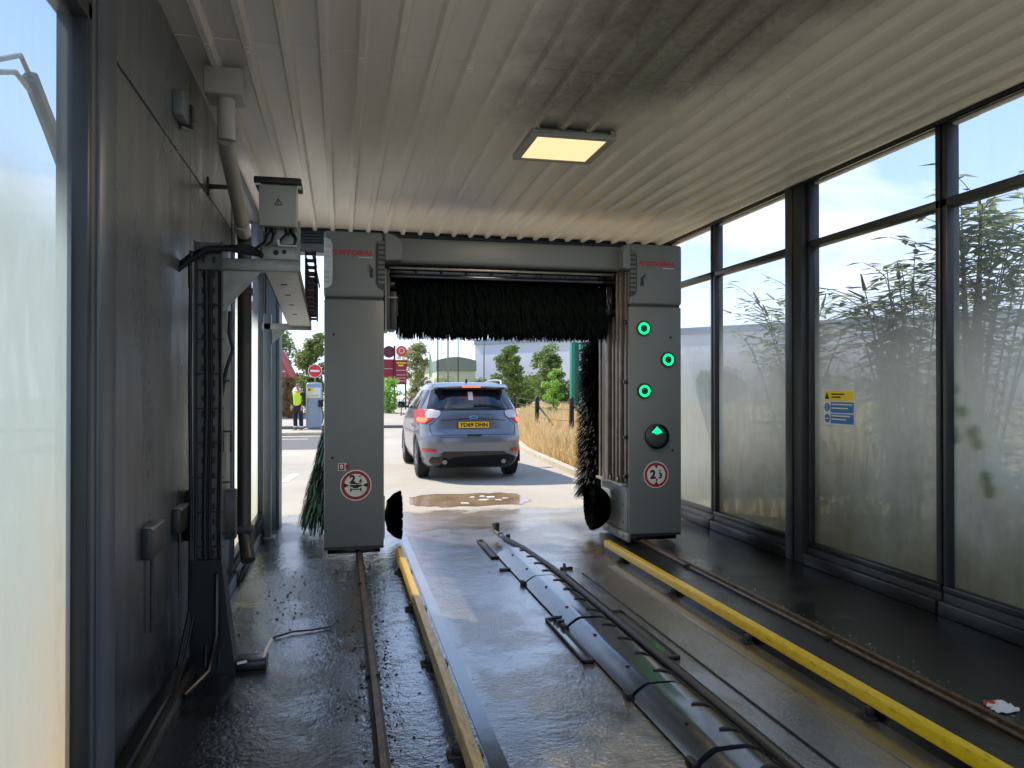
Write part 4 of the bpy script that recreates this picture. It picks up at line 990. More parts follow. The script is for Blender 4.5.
# panel lines
b = MB().mat('black')
def line(pts, r=.005): b.tube(pts, r, 5)
line([rear((f), .78, .002) for f in [-.76 + .152 * k for k in range(11)]], .006)
for s in (-1, 1): line([rear((s * f), z, .003) for f, z in ((.76, .78), (.80, .86), (.80, .95), (.72, 1.0), (.66, 1.08), (.60, 1.15), (.66, 1.2))], .005)
line([rear((f), 1.0 + .06 * (1 - abs(f) * 1.2), .003) for f in [-.6 + .12 * k for k in range(11)]], .006)
b.build('panel_gaps', car)
b = MB().mat('blackgloss').box(CX - .12, CX + .12, CY - .005, CY + .06, .765, .79, .006); b.build('tailgate_handle', car)
b = MB().mat('black').box(CX - .275, CX + .275, CY + .085, CY + .12, .885, 1.005, .004).mat('plate').box(CX - .262, CX + .262, CY + .08, CY + .09, .892, .998, .003)
b.mat('black').text('YD69 DHN', .098, xzt(CX, CY + .077, .943), .03, .001, 'CENTER', 1.0); b.build('number_plate', car)['label'] = 'yellow number plate reading YD69 DHN'
b = MB().mat('silver'); vs = [(CX + .075 * math.cos(q * PI / 12), CY + .105, 1.07 + .03 * math.sin(q * PI / 12)) for q in range(24)]; vs2 = [(v[0], CY + .15, v[2]) for v in vs]
b.add(vs + vs2, [tuple(range(24))] + [(i, (i + 1) % 24, 24 + (i + 1) % 24, 24 + i) for i in range(24)])
b.mat('bluesign').add([(CX + .062 * math.cos(q * PI / 12), CY + .103, 1.07 + .022 * math.sin(q * PI / 12)) for q in range(24)], [tuple(range(24))]); b.build('badge', car)['label'] = 'small silver edged blue oval badge'
# side windows (both sides), door lines
for s in (-1, 1):
    for (y0, y1) in ((.62, 1.15), (1.20, 2.05), (2.12, 2.95)):
        b = MB().mat('carglass'); vs = []; fs = []
        for i in range(5):
            z = 1.20 + (1.53 - 1.20) * i / 4
            for k in range(7):
                y = y0 + (y1 - y0) * k / 6
                if y0 < .7: y = y0 + .14 * i / 4 * (1 - k / 6) + (y1 - y0) * k / 6
                if y1 > 2.9: y = min(y, 2.95 - .5 * i / 4 * (k / 6))
                yr, yf, w_ = itp(YR, z), itp(YF, z), itp(WD, z); yc = (yr + yf) / 2; L = (yf - yr) / 2
                x = w_ * max(0.0, 1 - abs((y - yc) / L) ** NZ(z)) ** (1 / NZ(z)); vs.append((CX + s * (x + .006), CY + y, z))
        for i in range(4):
            for k in range(6): fs.append((i * 7 + k, i * 7 + k + 1, (i + 1) * 7 + k + 1, (i + 1) * 7 + k))
        b.add(vs, fs); b.build('side_window', car, smooth=60)
    b = MB().mat('silver').tube([(CX + s * .60, CY + .72, 1.63), (CX + s * .615, CY + .82, 1.695), (CX + s * .62, CY + 1.3, 1.715), (CX + s * .61, CY + 2.0, 1.705), (CX + s * .59, CY + 2.35, 1.66)], .017, 8); b.build('roof_rail', car)
    b = MB().mat('carpaint').box(CX + s * .93, CX + s * 1.09, CY + 2.78, CY + 2.92, 1.17, 1.31, .04, 3); b.mat('carglass').box(CX + s * .945, CX + s * 1.075, CY + 2.772, CY + 2.785, 1.185, 1.295, .003); b.mat('black').box(CX + s * .86, CX + s * .95, CY + 2.82, CY + 2.88, 1.18, 1.22, .01); b.build('wing_mirror', car)
    for y in (.95, 3.62):
        o = MB().mat('tyre').lathe([(-.11, .22), (-.115, .30), (-.10, .345), (-.05, .358), (.05, .358), (.10, .345), (.115, .30), (.11, .22)], (CX + s * .785, CY + y, .358), (s, 0, 0), 36)
        w0 = o.build('wheel', car)
        q = MB().mat('rim').lathe([(.095, .24), (.11, .235), (.09, .215), (.04, .20), (.03, .02)], (CX + s * .785, CY + y, .358), (s, 0, 0), 30)
        for k in range(5):
            a_ = 2 * PI * k / 5; p0 = Vector((CX + s * .885, CY + y, .358)); d_ = Vector((0, math.cos(a_), math.sin(a_))); q.tube([p0 + d_ * .03, p0 + d_ * .22], .026, 6, True, .02)
        q.build('rim', w0)
        a0 = MB().mat('blackgloss'); pts = [(CX + s * .885, CY + y + .41 * math.cos(R(g_)), .36 + .41 * math.sin(R(g_))) for g_ in range(-12, 193, 12)]; a0.tube(pts, .018, 8); a0.build('wheel_arch', car)
b = MB().mat('black').lathe([(0, .022), (.05, .018), (.07, .006)], (CX - .02, CY + .78, 1.665), (0, -.35, 1), 10); b.build('aerial', car)

# ================================================================== PERSON
P0 = Vector((-1.51, 28.7, 0))
M['skin'] = plain('skin', rgb(196, 148, 122), .55, var=.05)
M['navy'] = plain('navy_trousers', rgb(28, 32, 46), .8)
M['hivis'] = plain('hi_vis_yellow', rgb(196, 232, 40), .6, var=.05)
M['hair'] = plain('grey_hair', rgb(120, 114, 106), .8)
M['reflect'] = plain('reflective_tape', rgb(205, 208, 205), .4)
def skinned(name, verts, edges, radii, m, parent, lvl=2, root=0):
    me = bpy.data.meshes.new(name); me.from_pydata([tuple(v) for v in verts], edges, []); me.materials.append(M[m])
    o = bpy.data.objects.new(name, me); C.objects.link(o)
    if parent: o.parent = parent
    md = o.modifiers.new('s', 'SKIN'); md.use_smooth_shade = True
    if not me.skin_vertices: 
        bm = bmesh.new(); bm.from_mesh(me); bm.verts.layers.skin.verify(); bm.to_mesh(me); bm.free()
    for i, sv in enumerate(me.skin_vertices[0].data):
        r = radii[i]; sv.radius = r if isinstance(r, tuple) else (r, r); sv.use_root = (i == root)
    o.modifiers.new('u', 'SUBSURF').levels = lvl; o.modifiers['u'].render_levels = lvl
    return o
person = thing('person', 'person standing in a yellow hi-vis vest and dark trousers beyond the exit', 'person', tuple(P0))
# faces left (-X) with the head towards the camera; z up, local coordinates
V = [(0, 0, .95), (0, 0, 1.12), (0, .0, 1.30), (-.01, 0, 1.44), (-.02, -.01, 1.52), (-.03, -.02, 1.60), (-.035, -.025, 1.70),
     (0, .10, .90), (-.01, .11, .50), (.02, .11, .09), (-.12, .12, .04),
     (0, -.10, .90), (.03, -.11, .50), (.05, -.11, .09), (-.09, -.13, .04),
     (.0, .19, 1.41), (.03, .24, 1.15), (-.07, .22, .93), (-.09, .21, .86),
     (.0, -.19, 1.41), (.04, -.24, 1.15), (-.06, -.22, .93), (-.08, -.21, .86)]
Ed = [(0, 1), (1, 2), (2, 3), (3, 4), (4, 5), (5, 6), (0, 7), (7, 8), (8, 9), (9, 10), (0, 11), (11, 12), (12, 13), (13, 14), (3, 15), (15, 16), (16, 17), (17, 18), (3, 19), (19, 20), (20, 21), (21, 22)]
Rr = [(.13, .15), (.12, .15), (.13, .17), (.10, .12), (.055, .055), (.085, .075), (.08, .07), .09, .065, .05, .04, .09, .065, .05, .04, .06, .045, .035, .03, .06, .045, .035, .03]
def limb(base, dirs, r):   # finger chain helper
    i0 = len(V); V.append(base); Rr.append(r)
    return i0
for (wi, sy) in ((18, 1), (22, -1)):
    wx, wy, wz = V[wi]
    for f_ in range(4):
        o1 = (f_ - 1.5) * .019
        a1 = len(V); V.append((wx + o1 - .005, wy, wz - .055)); Rr.append(.0095); Ed.append((wi, a1))
        a2 = len(V); V.append((wx + o1 - .012, wy - sy * .01, wz - .095 - .008 * (f_ in (1, 2)))); Rr.append(.0085); Ed.append((a1, a2))
    a1 = len(V); V.append((wx - .045, wy - sy * .01, wz - .03)); Rr.append(.010); Ed.append((wi, a1))
body = skinned('body', V, Ed, Rr, 'skin', person)
tr = skinned('trousers', [(0, 0, 1.06), (0, .0, .92), (0, .10, .86), (-.01, .11, .50), (.02, .11, .10), (0, -.10, .86), (.03, -.11, .50), (.05, -.11, .10)], [(0, 1), (1, 2), (2, 3), (3, 4), (1, 5), (5, 6), (6, 7)], [(.14, .17), (.14, .17), .10, .082, .075, .10, .082, .075], 'navy', person)
vst = skinned('vest', [(0, 0, .90), (0, 0, 1.08), (0, 0, 1.30), (-.01, 0, 1.42), (0, .15, 1.41), (0, -.15, 1.41)], [(0, 1), (1, 2), (2, 3), (3, 4), (3, 5)], [(.155, .18), (.15, .18), (.155, .20), (.11, .14), (.085, .085), (.085, .085)], 'hivis', person)
vst['label'] = 'yellow hi-vis vest'; person.rotation_euler = (0, 0, R(58))
slv = skinned('sleeve', [(.0, .155, 1.42), (.0, .21, 1.38), (.03, .245, 1.15), (-.06, .225, .95)], [(0, 1), (1, 2), (2, 3)], [.072, .074, .060, .050], 'navy', person)
slv2 = skinned('sleeve', [(.0, -.155, 1.42), (.0, -.21, 1.38), (.04, -.245, 1.15), (-.05, -.225, .95)], [(0, 1), (1, 2), (2, 3)], [.072, .074, .060, .050], 'navy', person)
person['_o'] = (0, 0, 0)
b = MB().mat('hair').lathe([(-.02, .082), (.03, .088), (.07, .07), (.095, .03), (.10, .005)], (-.02, -.02, 1.655), (.15, .05, 1), 16); b.build('hair', person)
b = MB().mat('skin').lathe([(0, .014), (.02, .010), (.03, .004)], (-.105, -.03, 1.635), (-1, -.3, -.3), 8); b.box(-.04, -.01, -.105, -.09, 1.61, 1.67, .008).box(-.04, -.01, .05, .065, 1.61, 1.67, .008); b.mat('black').lathe([(0, .008), (.004, .004)], (-.108, -.055, 1.655), (-1, -.4, 0), 8).lathe([(0, .008), (.004, .004)], (-.11, .005, 1.655), (-1, 0, 0), 8); b.mat('red').box(-.112, -.10, -.05, .0, 1.597, 1.603); b.build('face', person)
b = MB().mat('black').box(-.17, .08, .06, .16, 0, .09, .03, 3).box(-.14, .11, -.18, -.07, 0, .09, .03, 3); b.build('shoes', person)
b = MB().mat('reflect').lathe([(0, .093), (.05, .093)], (.02, .11, .17), (0, 0, 1), 16).lathe([(0, .093), (.05, .093)], (.048, -.11, .17), (0, 0, 1), 16); b.build('reflective_band', person)

# ================================================================== FORECOURT THINGS
b = MB().mat('puddle'); rng = random.Random(3); pts = []
for k in range(48):
    t = 2 * PI * k / 48; pts.append((1.78 + .85 * math.copysign(abs(math.cos(t)) ** .6, math.cos(t)) * (1 + .06 * rng.uniform(-1, 1)), 10.72 + .62 * math.copysign(abs(math.sin(t)) ** .7, math.sin(t)) * (1 + .10 * rng.uniform(-1, 1))))
b.prism(pts, 'z', -.012, -.004); pd = tag(b.build('puddle', smooth=0), 'shallow brown puddle on the forecourt behind the car', 'puddle', kind='stuff')
rng = random.Random(9); b = MB().mat('foam')
for (fx, fy, s) in ((1.95, 10.6, .09), (2.1, 10.85, .10), (2.15, 10.55, .07), (1.65, 10.35, .08), (2.0, 10.95, .06), (2.28, 10.7, .05), (1.85, 10.9, .05)):
    p = [(fx + s * rng.uniform(.4, 1.2) * math.cos(k * PI / 4), fy + s * .8 * rng.uniform(.4, 1.2) * math.sin(k * PI / 4)) for k in range(8)]; b.prism(p, 'z', -.004, .002)
tag(b.build('foam_patches', smooth=0), 'small white foam patches floating on the brown puddle', 'foam', kind='stuff')
# kerb between the forecourt and the dry grass
b = MB().mat('kerb'); K = [(4.02, 9.4), (3.98, 11.0), (4.02, 12.4), (4.22, 15.8), (4.38, 18.4), (5.2, 24), (7.5, 34), (12, 46)]
prev = None
def ribbon(b, K, w_, z0, z1):
    vs = []; fs = []; n = len(K)
    for i, (x, y) in enumerate(K):
        a_ = K[min(i + 1, n - 1)]; c_ = K[max(i - 1, 0)]; d_ = Vector((a_[0] - c_[0], a_[1] - c_[1])).normalized(); q = Vector((d_.y, -d_.x)) * w_
        vs += [(x, y, z0), (x, y, z1), (x + q.x, y + q.y, z1), (x + q.x, y + q.y, z0)]
    for i in range(n - 1):
        for k in range(4): fs.append((i * 4 + k, i * 4 + (k + 1) % 4, (i + 1) * 4 + (k + 1) % 4, (i + 1) * 4 + k))
    fs += [(3, 2, 1, 0), tuple((n - 1) * 4 + k for k in range(4))]; b.add(vs, fs)
ribbon(b, K, .16, -.05, .09); o = b.build('trim_10'); struct(o)
b = MB().mat('kerb'); ribbon(b, [(4.26, 15.8), (4.42, 18.4), (5.3, 24)], .35, -.02, .05); struct(b.build('trim_11'))
# far forecourt kerbs, islands and road markings
b = MB().mat('kerb_and_shade'); b.box(-40, 20, 31.0, 31.35, -.02, .08); b.mat('kerb').box(-40, 20, 31.35, 31.6, -.02, .10); b.box(-2.7, -.55, 26.6, 28.0, -.02, .10, .04); struct(b.build('trim_12', origin=(0, 31, 0)))
b = MB().mat('kerb_and_shade').box(-8, -.45, 20.5, 26.0, -.011, -.004); struct(b.build('pavement_shade', origin=(-4, 23, -.01)))  # flat dark sheet standing for tree and building shade on the pavement
M['roadpaint'] = plain('road_marking_paint', rgb(225, 222, 214), .7)
b = MB().mat('roadpaint')
b.box(-2.3, -1.0, 24.6, 24.72, -.006, -.001)
for k in range(3): b.add([(-1.75 + k * .38, 13.4, -.004), (-1.62 + k * .38, 13.4, -.004), (-1.50 + k * .38, 14.6, -.004), (-1.63 + k * .38, 14.6, -.004)], [(0, 1, 2, 3)])
o = b.build('road_marking', smooth=0); tag(o, 'white painted lines on the forecourt left of the gantry', 'road marking')

# jet wash pillar
t = thing('payment_pillar', 'grey blue coin pillar with white and yellow panel standing beside the person', 'pay station', (-1.02, 29.0, 0))
M['pillar'] = plain('pale_blue_grey_paint', rgb(140, 156, 172), .4, var=.05)
b = MB().mat('pillar').box(-1.24, -.68, 28.8, 29.3, .10, 1.78, .10, 4); b.mat('kerb').box(-1.30, -.6, 28.7, 29.4, 0, .10); b.build('housing', t)
b = MB().mat('white').box(-1.21, -.72, 28.785, 28.80, 1.22, 1.60, .004).mat('yellowsign').box(-1.18, -.98, 28.775, 28.786, 1.46, 1.58); b.mat('redtext').box(-1.16, -1.08, 28.77, 28.776, 1.49, 1.57); b.mat('yellowsign').box(-1.2, -.80, 28.775, 28.786, 1.28, 1.34); b.build('panel', t)
b = MB().mat('black').box(-.80, -.62, 28.70, 28.80, .90, 1.15, .02).tube([(-.70, 28.7, 1.0), (-.62, 28.6, .6), (-.66, 28.6, .3)], .02, 8); b.build('hose_holder', t)
# no entry sign
t = thing('no_entry_sign', 'round red no entry sign with a white bar on a thin post', 'road sign', (-1.30, 40, 0))
x_, z_ = -1.28, 2.46
b = MB().mat('steel').tube([(x_, 40.05, 0), (x_, 40.05, 2.75)], .035, 10); b.build('post', t)
b = MB().mat('white').lathe([(0, .34), (.01, .34)], (x_, 40, z_), (0, -1, 0), 30).mat(emit('sign_red_sheet', rgb(200, 40, 50), 0.0)).lathe([(.01, .31), (.014, .31)], (x_, 40, z_), (0, -1, 0), 30).mat('white').box(x_ - .22, x_ + .22, 39.982, 39.985, z_ - .05, z_ + .05); b.build('sign_face', t)

# red tiled house
M['rooftile'] = plain('red_roof_tile', rgb(178, 84, 72), .8, var=.15, scale=3)
M['brick'] = None
a = NM('red_brick'); br = a.new('ShaderNodeTexBrick'); br.inputs['Scale'].default_value = 4.0; br.inputs[1].default_value = rgb(132, 80, 64); br.inputs[2].default_value = rgb(150, 96, 78); br.inputs[3].default_value = rgb(170, 160, 148)
a.l(a.coord((1, 1, 1)), br.inputs[0]); a.set(Base_Color=br.outputs[0], Roughness=.85); M['brick'] = a.m
t = thing('house', 'low brick house with a steep red tiled roof behind the person', 'house', (-7, 48, 0))
b = MB().mat('brick').box(-14, -3.3, 45.5, 53, 0, 2.3); b.build('wall', t)
b = MB().mat('rooftile').prism([(-14.4, 2.2), (-2.75, 2.2), (-5.0, 6.6), (-14.4, 6.6)], 'y', 45.0, 53.4)
b.mat('white')
for k in range(9): 
    zz = 2.5 + k * .42; b.box(-14.4, -2.9 - (zz - 2.2) * .511, 44.97, 45.0, zz, zz + .07)
b.build('roof', t)
b = MB().mat('panel_dark').box(-3.9, -3.4, 45.4, 45.5, .9, 2.0); b.build('window', t)

# red drive-through sign board group
M['maroon'] = plain('maroon_panel', rgb(146, 20, 48), .5, var=.05)
M['maroon2'] = plain('dark_maroon_panel', rgb(96, 26, 56), .5, var=.05)
M['orange'] = plain('orange_disc', rgb(206, 82, 60), .5, var=.05)
t = thing('menu_sign', 'maroon sign boards topped with two round discs beyond the forecourt', 'sign', (4.0, 60, 0))
b = MB().mat('maroon').box(3.05, 3.98, 60.1, 60.3, 2.1, 3.85, .02).mat('maroon2').box(3.98, 4.12, 60.0, 60.35, 1.8, 4.9, .02); b.build('board', t)
b = MB().mat('maroon').box(4.12, 4.98, 60.0, 60.2, 1.9, 3.8, .03); b.build('board', t)
b = MB().mat('yellowsign').box(4.18, 4.9, 59.97, 60.0, 3.52, 3.62).box(4.32, 4.72, 59.97, 60.0, 3.3, 3.44); b.mat('white')
for zz in (2.98, 2.62, 2.38, 2.16): b.box(4.18, 4.9, 59.97, 60.0, zz, zz + .035)
b.box(3.1, 3.9, 60.07, 60.1, 3.1, 3.13); b.build('print', t)
b = MB().mat('maroon2').lathe([(0, .46), (.12, .46)], (3.62, 60.2, 4.42), (0, -1, 0), 30); b.build('round_disc', t)
b = MB().mat('orange').lathe([(0, .42), (.15, .42)], (4.58, 60.1, 4.48), (0, -1, 0), 30).mat('white').lathe([(0, .22), (.01, .22)], (4.58, 59.95, 4.52), (0, -1, 0), 20).mat('orange').lathe([(0.01, .17), (.02, .17)], (4.58, 59.95, 4.52), (0, -1, 0), 20); b.build('round_disc', t)['label'] = 'orange round disc'
b = MB().mat('white').box(4.25, 4.55, 60.0, 60.1, 3.85, 4.1, .02).box(4.62, 4.8, 60.0, 60.1, 3.85, 4.1, .02); b.build('figure_panel', t)
b = MB().mat('black').tube([(3.2, 60.2, 0), (3.2, 60.2, 2.1)], .06, 8).tube([(4.05, 60.2, 0), (4.05, 60.2, 1.9)], .06, 8).tube([(4.9, 60.1, 0), (4.9, 60.1, 1.9)], .06, 8); b.build('post', t)
# feather flag
t = thing('feather_flag', 'pale green feather flag on a thin pole in front of the birch tree', 'flag', (5.9, 52, 0))
b = MB().mat('steel').tube([(5.85, 52, 0), (5.86, 52, 4.2)], .025, 8); b.build('pole', t)
b = MB().mat(plain('pale_green_cloth', rgb(160, 206, 184), .7)).prism([(5.86, 2.4), (5.98, 2.3), (6.06, 2.7), (6.02, 3.4), (5.92, 3.9), (5.86, 3.95)], 'y', 52, 52.015); b.build('flag_cloth', t)
# lamp posts
for (x_, y_, h, r, lb) in ((7.4, 60, 8.4, .06, 'thin dark pole just right of the birch tree'), (8.2, 60, 8.4, .08, 'pale grey pole in front of the green shed, nearer the birch tree'), (9.0, 60, 8.4, .05, 'thin dark pole in front of the green shed, nearer the warehouse'), (11.07, 60, 8.4, .07, 'grey pole in front of the pale warehouse wall')):
    b = MB().mat('steel' if 'grey' in lb else 'steel_dark').tube([(x_, y_, 0), (x_, y_, h)], r, 10, True, r * .6); b.lathe([(0, r * 2.2), (.05, r * 2.2), (.3, r * 1.3)], (x_, y_, 0), (0, 0, 1), 10); b.tube([(x_, y_, h), (x_ + .5, y_, h + .15)], r * .5, 8)
    tag(b.build('flag_pole' if False else 'lamp_post'), lb, 'pole', 'poles beyond the car')
# shed and warehouse
M['shedwall'] = plain('pale_green_cladding', rgb(176, 180, 150), .7, var=.04, scale=.5)
M['shedroof'] = plain('grey_green_roof', rgb(116, 124, 108), .7, var=.05, scale=.5)
t = thing('shed', 'low shed with a curved grey green roof left of the warehouse', 'shed', (13, 105, 0))
b = MB().mat('shedwall').box(12.2, 17.3, 100, 120, 0, 4.3); b.build('wall', t)
pts = [(12.1, 3.9)] + [(12.1 + 5.3 * k / 10, 5.0 + .75 * math.sin(PI * (k + 1.5) / 13)) for k in range(11)] + [(17.4, 3.9)]
b = MB().mat('shedroof').prism(pts, 'y', 99.8, 120.2); b.build('roof', t)
a = NM('lavender_grey_cladding'); x, y, z = a.xyz(); st = a.math('FRACT', a.math('MULTIPLY', x, .8)); f = a.vramp(st, .0, .12, .92, 1.0)
a.set(Base_Color=a.mix(a.noise(.3, 3), rgb(196, 200, 212), rgb(204, 208, 218)), Roughness=.6); M['warewall'] = a.m
M['wareband'] = plain('blue_grey_band', rgb(128, 142, 160), .6, var=.03, scale=.5)
t = thing('warehouse', 'long pale grey warehouse with a darker parapet band filling the skyline', 'building', (45, 100, 0))
A = Vector((20.7, 120.0)); Bp = Vector((72.0, 52.0))
def wall(b, A, Bp, z0, z1, th=3.0, out=0.0):
    d_ = (Bp - A).normalized(); nn = Vector((d_.y, -d_.x)); nn = -nn if nn.dot(-A) < 0 else nn
    p = [A + nn * out, Bp + nn * out, Bp - nn * th, A - nn * th]
    b.add([(q.x, q.y, z0) for q in p] + [(q.x, q.y, z1) for q in p], [(0, 1, 2, 3), (7, 6, 5, 4), (0, 4, 5, 1), (1, 5, 6, 2), (2, 6, 7, 3), (3, 7, 4, 0)])
b = MB().mat('warewall'); wall(b, A, Bp, 0, 8.9, 30); b.build('wall', t)
b = MB().mat('wareband'); wall(b, A, Bp, 8.5, 9.3, 30, .25); b.build('parapet', t)
# green totem sign
t = thing('totem_sign', 'tall green totem sign with white lettering panels right of the trees', 'sign', (10.6, 34, 0))
M['totemgreen'] = plain('totem_green', rgb(20, 122, 98), .4, var=.05)
M['totemdark'] = plain('totem_dark_green', rgb(8, 76, 62), .4, var=.05)
b = MB().mat('totemgreen').box(10.38, 10.68, 34.0, 34.35, .3, 3.72, .03).mat('totemdark').box(10.55, 11.7, 33.98, 34.3, .3, 3.70, .02).mat('steel_dark').box(10.5, 11.6, 34.05, 34.25, 0, .3); b.build('pylon', t)
b = MB().mat(plain('mint_print', rgb(120, 214, 182), .5)).box(10.72, 10.82, 33.96, 33.98, 3.38, 3.6).box(10.86, 10.9, 33.96, 33.98, 3.38, 3.6).box(10.95, 11.4, 33.96, 33.98, 3.38, 3.6).mat('white').box(10.74, 11.4, 33.96, 33.98, 3.22, 3.27).box(10.74, 10.84, 33.96, 33.98, 2.86, 3.14).box(10.95, 11.4, 33.96, 33.98, 2.86, 3.14).box(10.72, 10.84, 33.96, 33.98, 2.4, 2.6).box(10.75, 10.85, 33.96, 33.98, .8, 1.4); b.build('print', t)
# cycle rack
t = thing('bicycle_stand', 'row of grey metal hoops left of the car', 'rack', (5.0, 46, 0))
for k in range(7):
    x_ = 3.4 + k * .42; b = MB().mat('steel_dark' if k % 2 else 'steel').tube([(x_, 45 + k * .2, 0), (x_ + .05, 45 + k * .2, .7), (x_ + .2, 45 + k * .2, 1.05), (x_ + .42, 45.2 + k * .2, 1.05), (x_ + .6, 45.3 + k * .2, .7), (x_ + .65, 45.3 + k * .2, 0)], .035, 8); b.build('hoop', t)
b = MB().mat('steel').tube([(3.4, 45, .08), (6.4, 46.3, .08)], .03, 6); b.build('base_bar', t)

# ================================================================== PLANTS
def leafmat(name, c0, c1, tl=.35):
    a = NM(name); n = a.noise(2.3, 3, .6); col = a.ramp(n, [(.3, c0), (.7, c1)])
    a.set(Base_Color=col, Roughness=.6)
    tr = a.new('ShaderNodeBsdfTranslucent'); a.l(col, tr.inputs[0]); m = a.new('ShaderNodeMixShader'); m.inputs[0].default_value = tl
    a.l(a.p.outputs[0], m.inputs[1]); a.l(tr.outputs[0], m.inputs[2]); a.l(m.outputs[0], a.out.inputs[0]); M[name] = a.m; return name
leafmat('leaf_mid', rgb(92, 116, 56), rgb(140, 158, 84)); leafmat('leaf_dark', rgb(66, 92, 46), rgb(112, 134, 70)); leafmat('leaf_pale', rgb(140, 150, 96), rgb(180, 184, 130))
leafmat('leaf_bright', rgb(120, 170, 60), rgb(160, 200, 90)); leafmat('leaf_brown', rgb(120, 96, 56), rgb(176, 146, 90)); leafmat('leaf_bush', rgb(112, 128, 92), rgb(160, 168, 126), .5)
leafmat('leaf_ivy', rgb(84, 130, 40), rgb(132, 170, 60), .5)
M['bark'] = plain('bark', rgb(96, 84, 70), .9, var=.3, scale=8)
def leaves(b, rng, centre, rad, n, size, squash=1.0, hollow=.5):
    vs = []; fs = []
    for i in range(n):
        u = Vector((rng.gauss(0, 1), rng.gauss(0, 1), rng.gauss(0, 1))).normalized() * (hollow + (1 - hollow) * rng.random()) 
        c = Vector(centre) + Vector((u.x * rad, u.y * rad, u.z * rad * squash))
        d_ = Vector((rng.gauss(0, 1), rng.gauss(0, 1), rng.gauss(0, .6))).normalized(); e_ = d_.cross(Vector((rng.gauss(0, 1), rng.gauss(0, 1), rng.gauss(0, 1)))).normalized()
        s = size * rng.uniform(.6, 1.25); o = len(vs); vs += [c - d_ * s, c + e_ * s * .42, c + d_ * s, c - e_ * s * .42]; fs.append((o, o + 1, o + 2, o + 3))
    b.add(vs, fs)
def tree(x, y, h, rad, leaf, size, n, label, seed, name='tree', cat='tree', z0=.25, group=None, clumps=22, taper=.6):
    group = group or {'tree': 'trees beyond the forecourt', 'hedge': 'hedges at the foot of the warehouse'}.get(cat)
    rng = random.Random(seed); t = thing(name, label, cat, (x, y, 0), group)
    b = MB().mat('bark').tube([(x, y, 0), (x + .05 * rad, y, h * .4), (x, y + .03, h * .86)], rad * .055 + .02, 8, True, .01)
    cb = []
    for k in range(clumps):
        f = (k + .5) / clumps; env = (math.sin(PI * (.12 + .80 * f)) ** .6); a_ = k * 2.4 + rng.uniform(-.4, .4); rr = rad * env * (.15 if k % 4 == 0 else rng.uniform(.45, .72))
        cb.append((x + rr * math.cos(a_), y + rr * math.sin(a_), h * (z0 + (1 - z0) * f * .93) + rng.uniform(-.05, .05) * h, rad * rng.uniform(.34, .48)))
    for (cx_, cy_, cz_, _) in cb[::2]: b.tube([(x, y, max(.1, cz_ - rad * .5)), ((x + cx_) / 2, (y + cy_) / 2, cz_ - rad * .15), (cx_, cy_, cz_)], rad * .018 + .008, 5)
    b.build('trunk', t)
    b = MB().mat(leaf)
    for c in cb: leaves(b, rng, c[:3], c[3], int(n * 1.5) // clumps, size, .8, .35)
    b.build('foliage', t, smooth=0, recalc=False); return t
tree(5.9, 62, 5.6, 1.35, 'leaf_pale', .13, 3600, 'airy pale green birch tree between the maroon sign and the poles', 21, z0=.12)
tree(9.6, 44, 4.1, 1.05, 'leaf_mid', .10, 4200, 'full round green tree in front of the warehouse, nearer the car', 22, z0=.2)
tree(12.25, 44, 3.75, .85, 'leaf_dark', .10, 3000, 'darker green tree in front of the warehouse, next to the green totem', 23, z0=.2)
tree(15.6, 58, 5.0, 1.4, 'leaf_mid', .13, 2600, 'green tree seen past the right column through the far window', 24, z0=.15)
tree(9.3, 72, 2.6, 1.6, 'leaf_pale', .13, 2400, 'low pale bush just above the roof of the car', 25, 'bush', 'bush', .05)
tree(11.6, 66, 2.4, 1.2, 'leaf_mid', .13, 1500, 'low green bush at the foot of the grey pole by the warehouse', 26, 'bush', 'bush', .05)
tree(7.95, 28.5, 2.35, .45, 'leaf_bright', .06, 1300, 'small bright green sapling in the dry grass behind the fence', 27, 'sapling', 'shrub', .2, None, 14)
tree(3.0, 50, 2.3, 1.0, 'leaf_bright', .10, 1400, 'round green shrub below the maroon sign boards', 28, 'shrub', 'shrub', .05)
tree(4.9, 49, 1.3, .9, 'leaf_brown', .09, 900, 'low brownish shrub behind the metal hoops', 29, 'shrub', 'shrub', .05)
tree(-1.95, 55, 5.2, 1.5, 'leaf_mid', .14, 4200, 'leafy yellow green tree behind the no entry sign', 30, z0=.1)
tree(-5.0, 66, 6.6, 1.6, 'leaf_mid', .16, 2400, 'tall green tree rising behind the red tiled roof', 31, z0=.2)
tree(-2.7, 43.0, 2.3, .7, 'leaf_brown', .08, 2200, 'brown dry bush growing against the brick house', 32, 'bush', 'bush', .02)
tree(-1.5, 43.5, 1.9, .7, 'leaf_brown', .08, 1500, 'brown dry bush behind the person and the pillar', 33, 'bush', 'bush', .02)
tree(14.2, 62, 2.3, 2.0, 'leaf_mid', .15, 2400, 'low green hedge behind the two trees in front of the warehouse', 44, 'hedge_clump', 'hedge', .03)
tree(17.8, 62, 2.1, 1.9, 'leaf_dark', .15, 2200, 'low dark hedge left of the green totem sign', 45, 'hedge_clump', 'hedge', .03)
for k, (x_, y_, s, hh) in enumerate(((24, 96, 3.2, 3.2), (31, 86, 3.0, 3.0), (40, 76, 3.4, 3.3))):
    tree(x_, y_, hh, s, 'leaf_dark', .26, 1500, ['dark hedge clump at the foot of the warehouse, farthest away', 'dark hedge clump at the foot of the warehouse, the middle one', 'dark hedge clump at the foot of the warehouse, nearest the wash'][k], 40 + k, 'hedge_clump', 'hedge', .05)
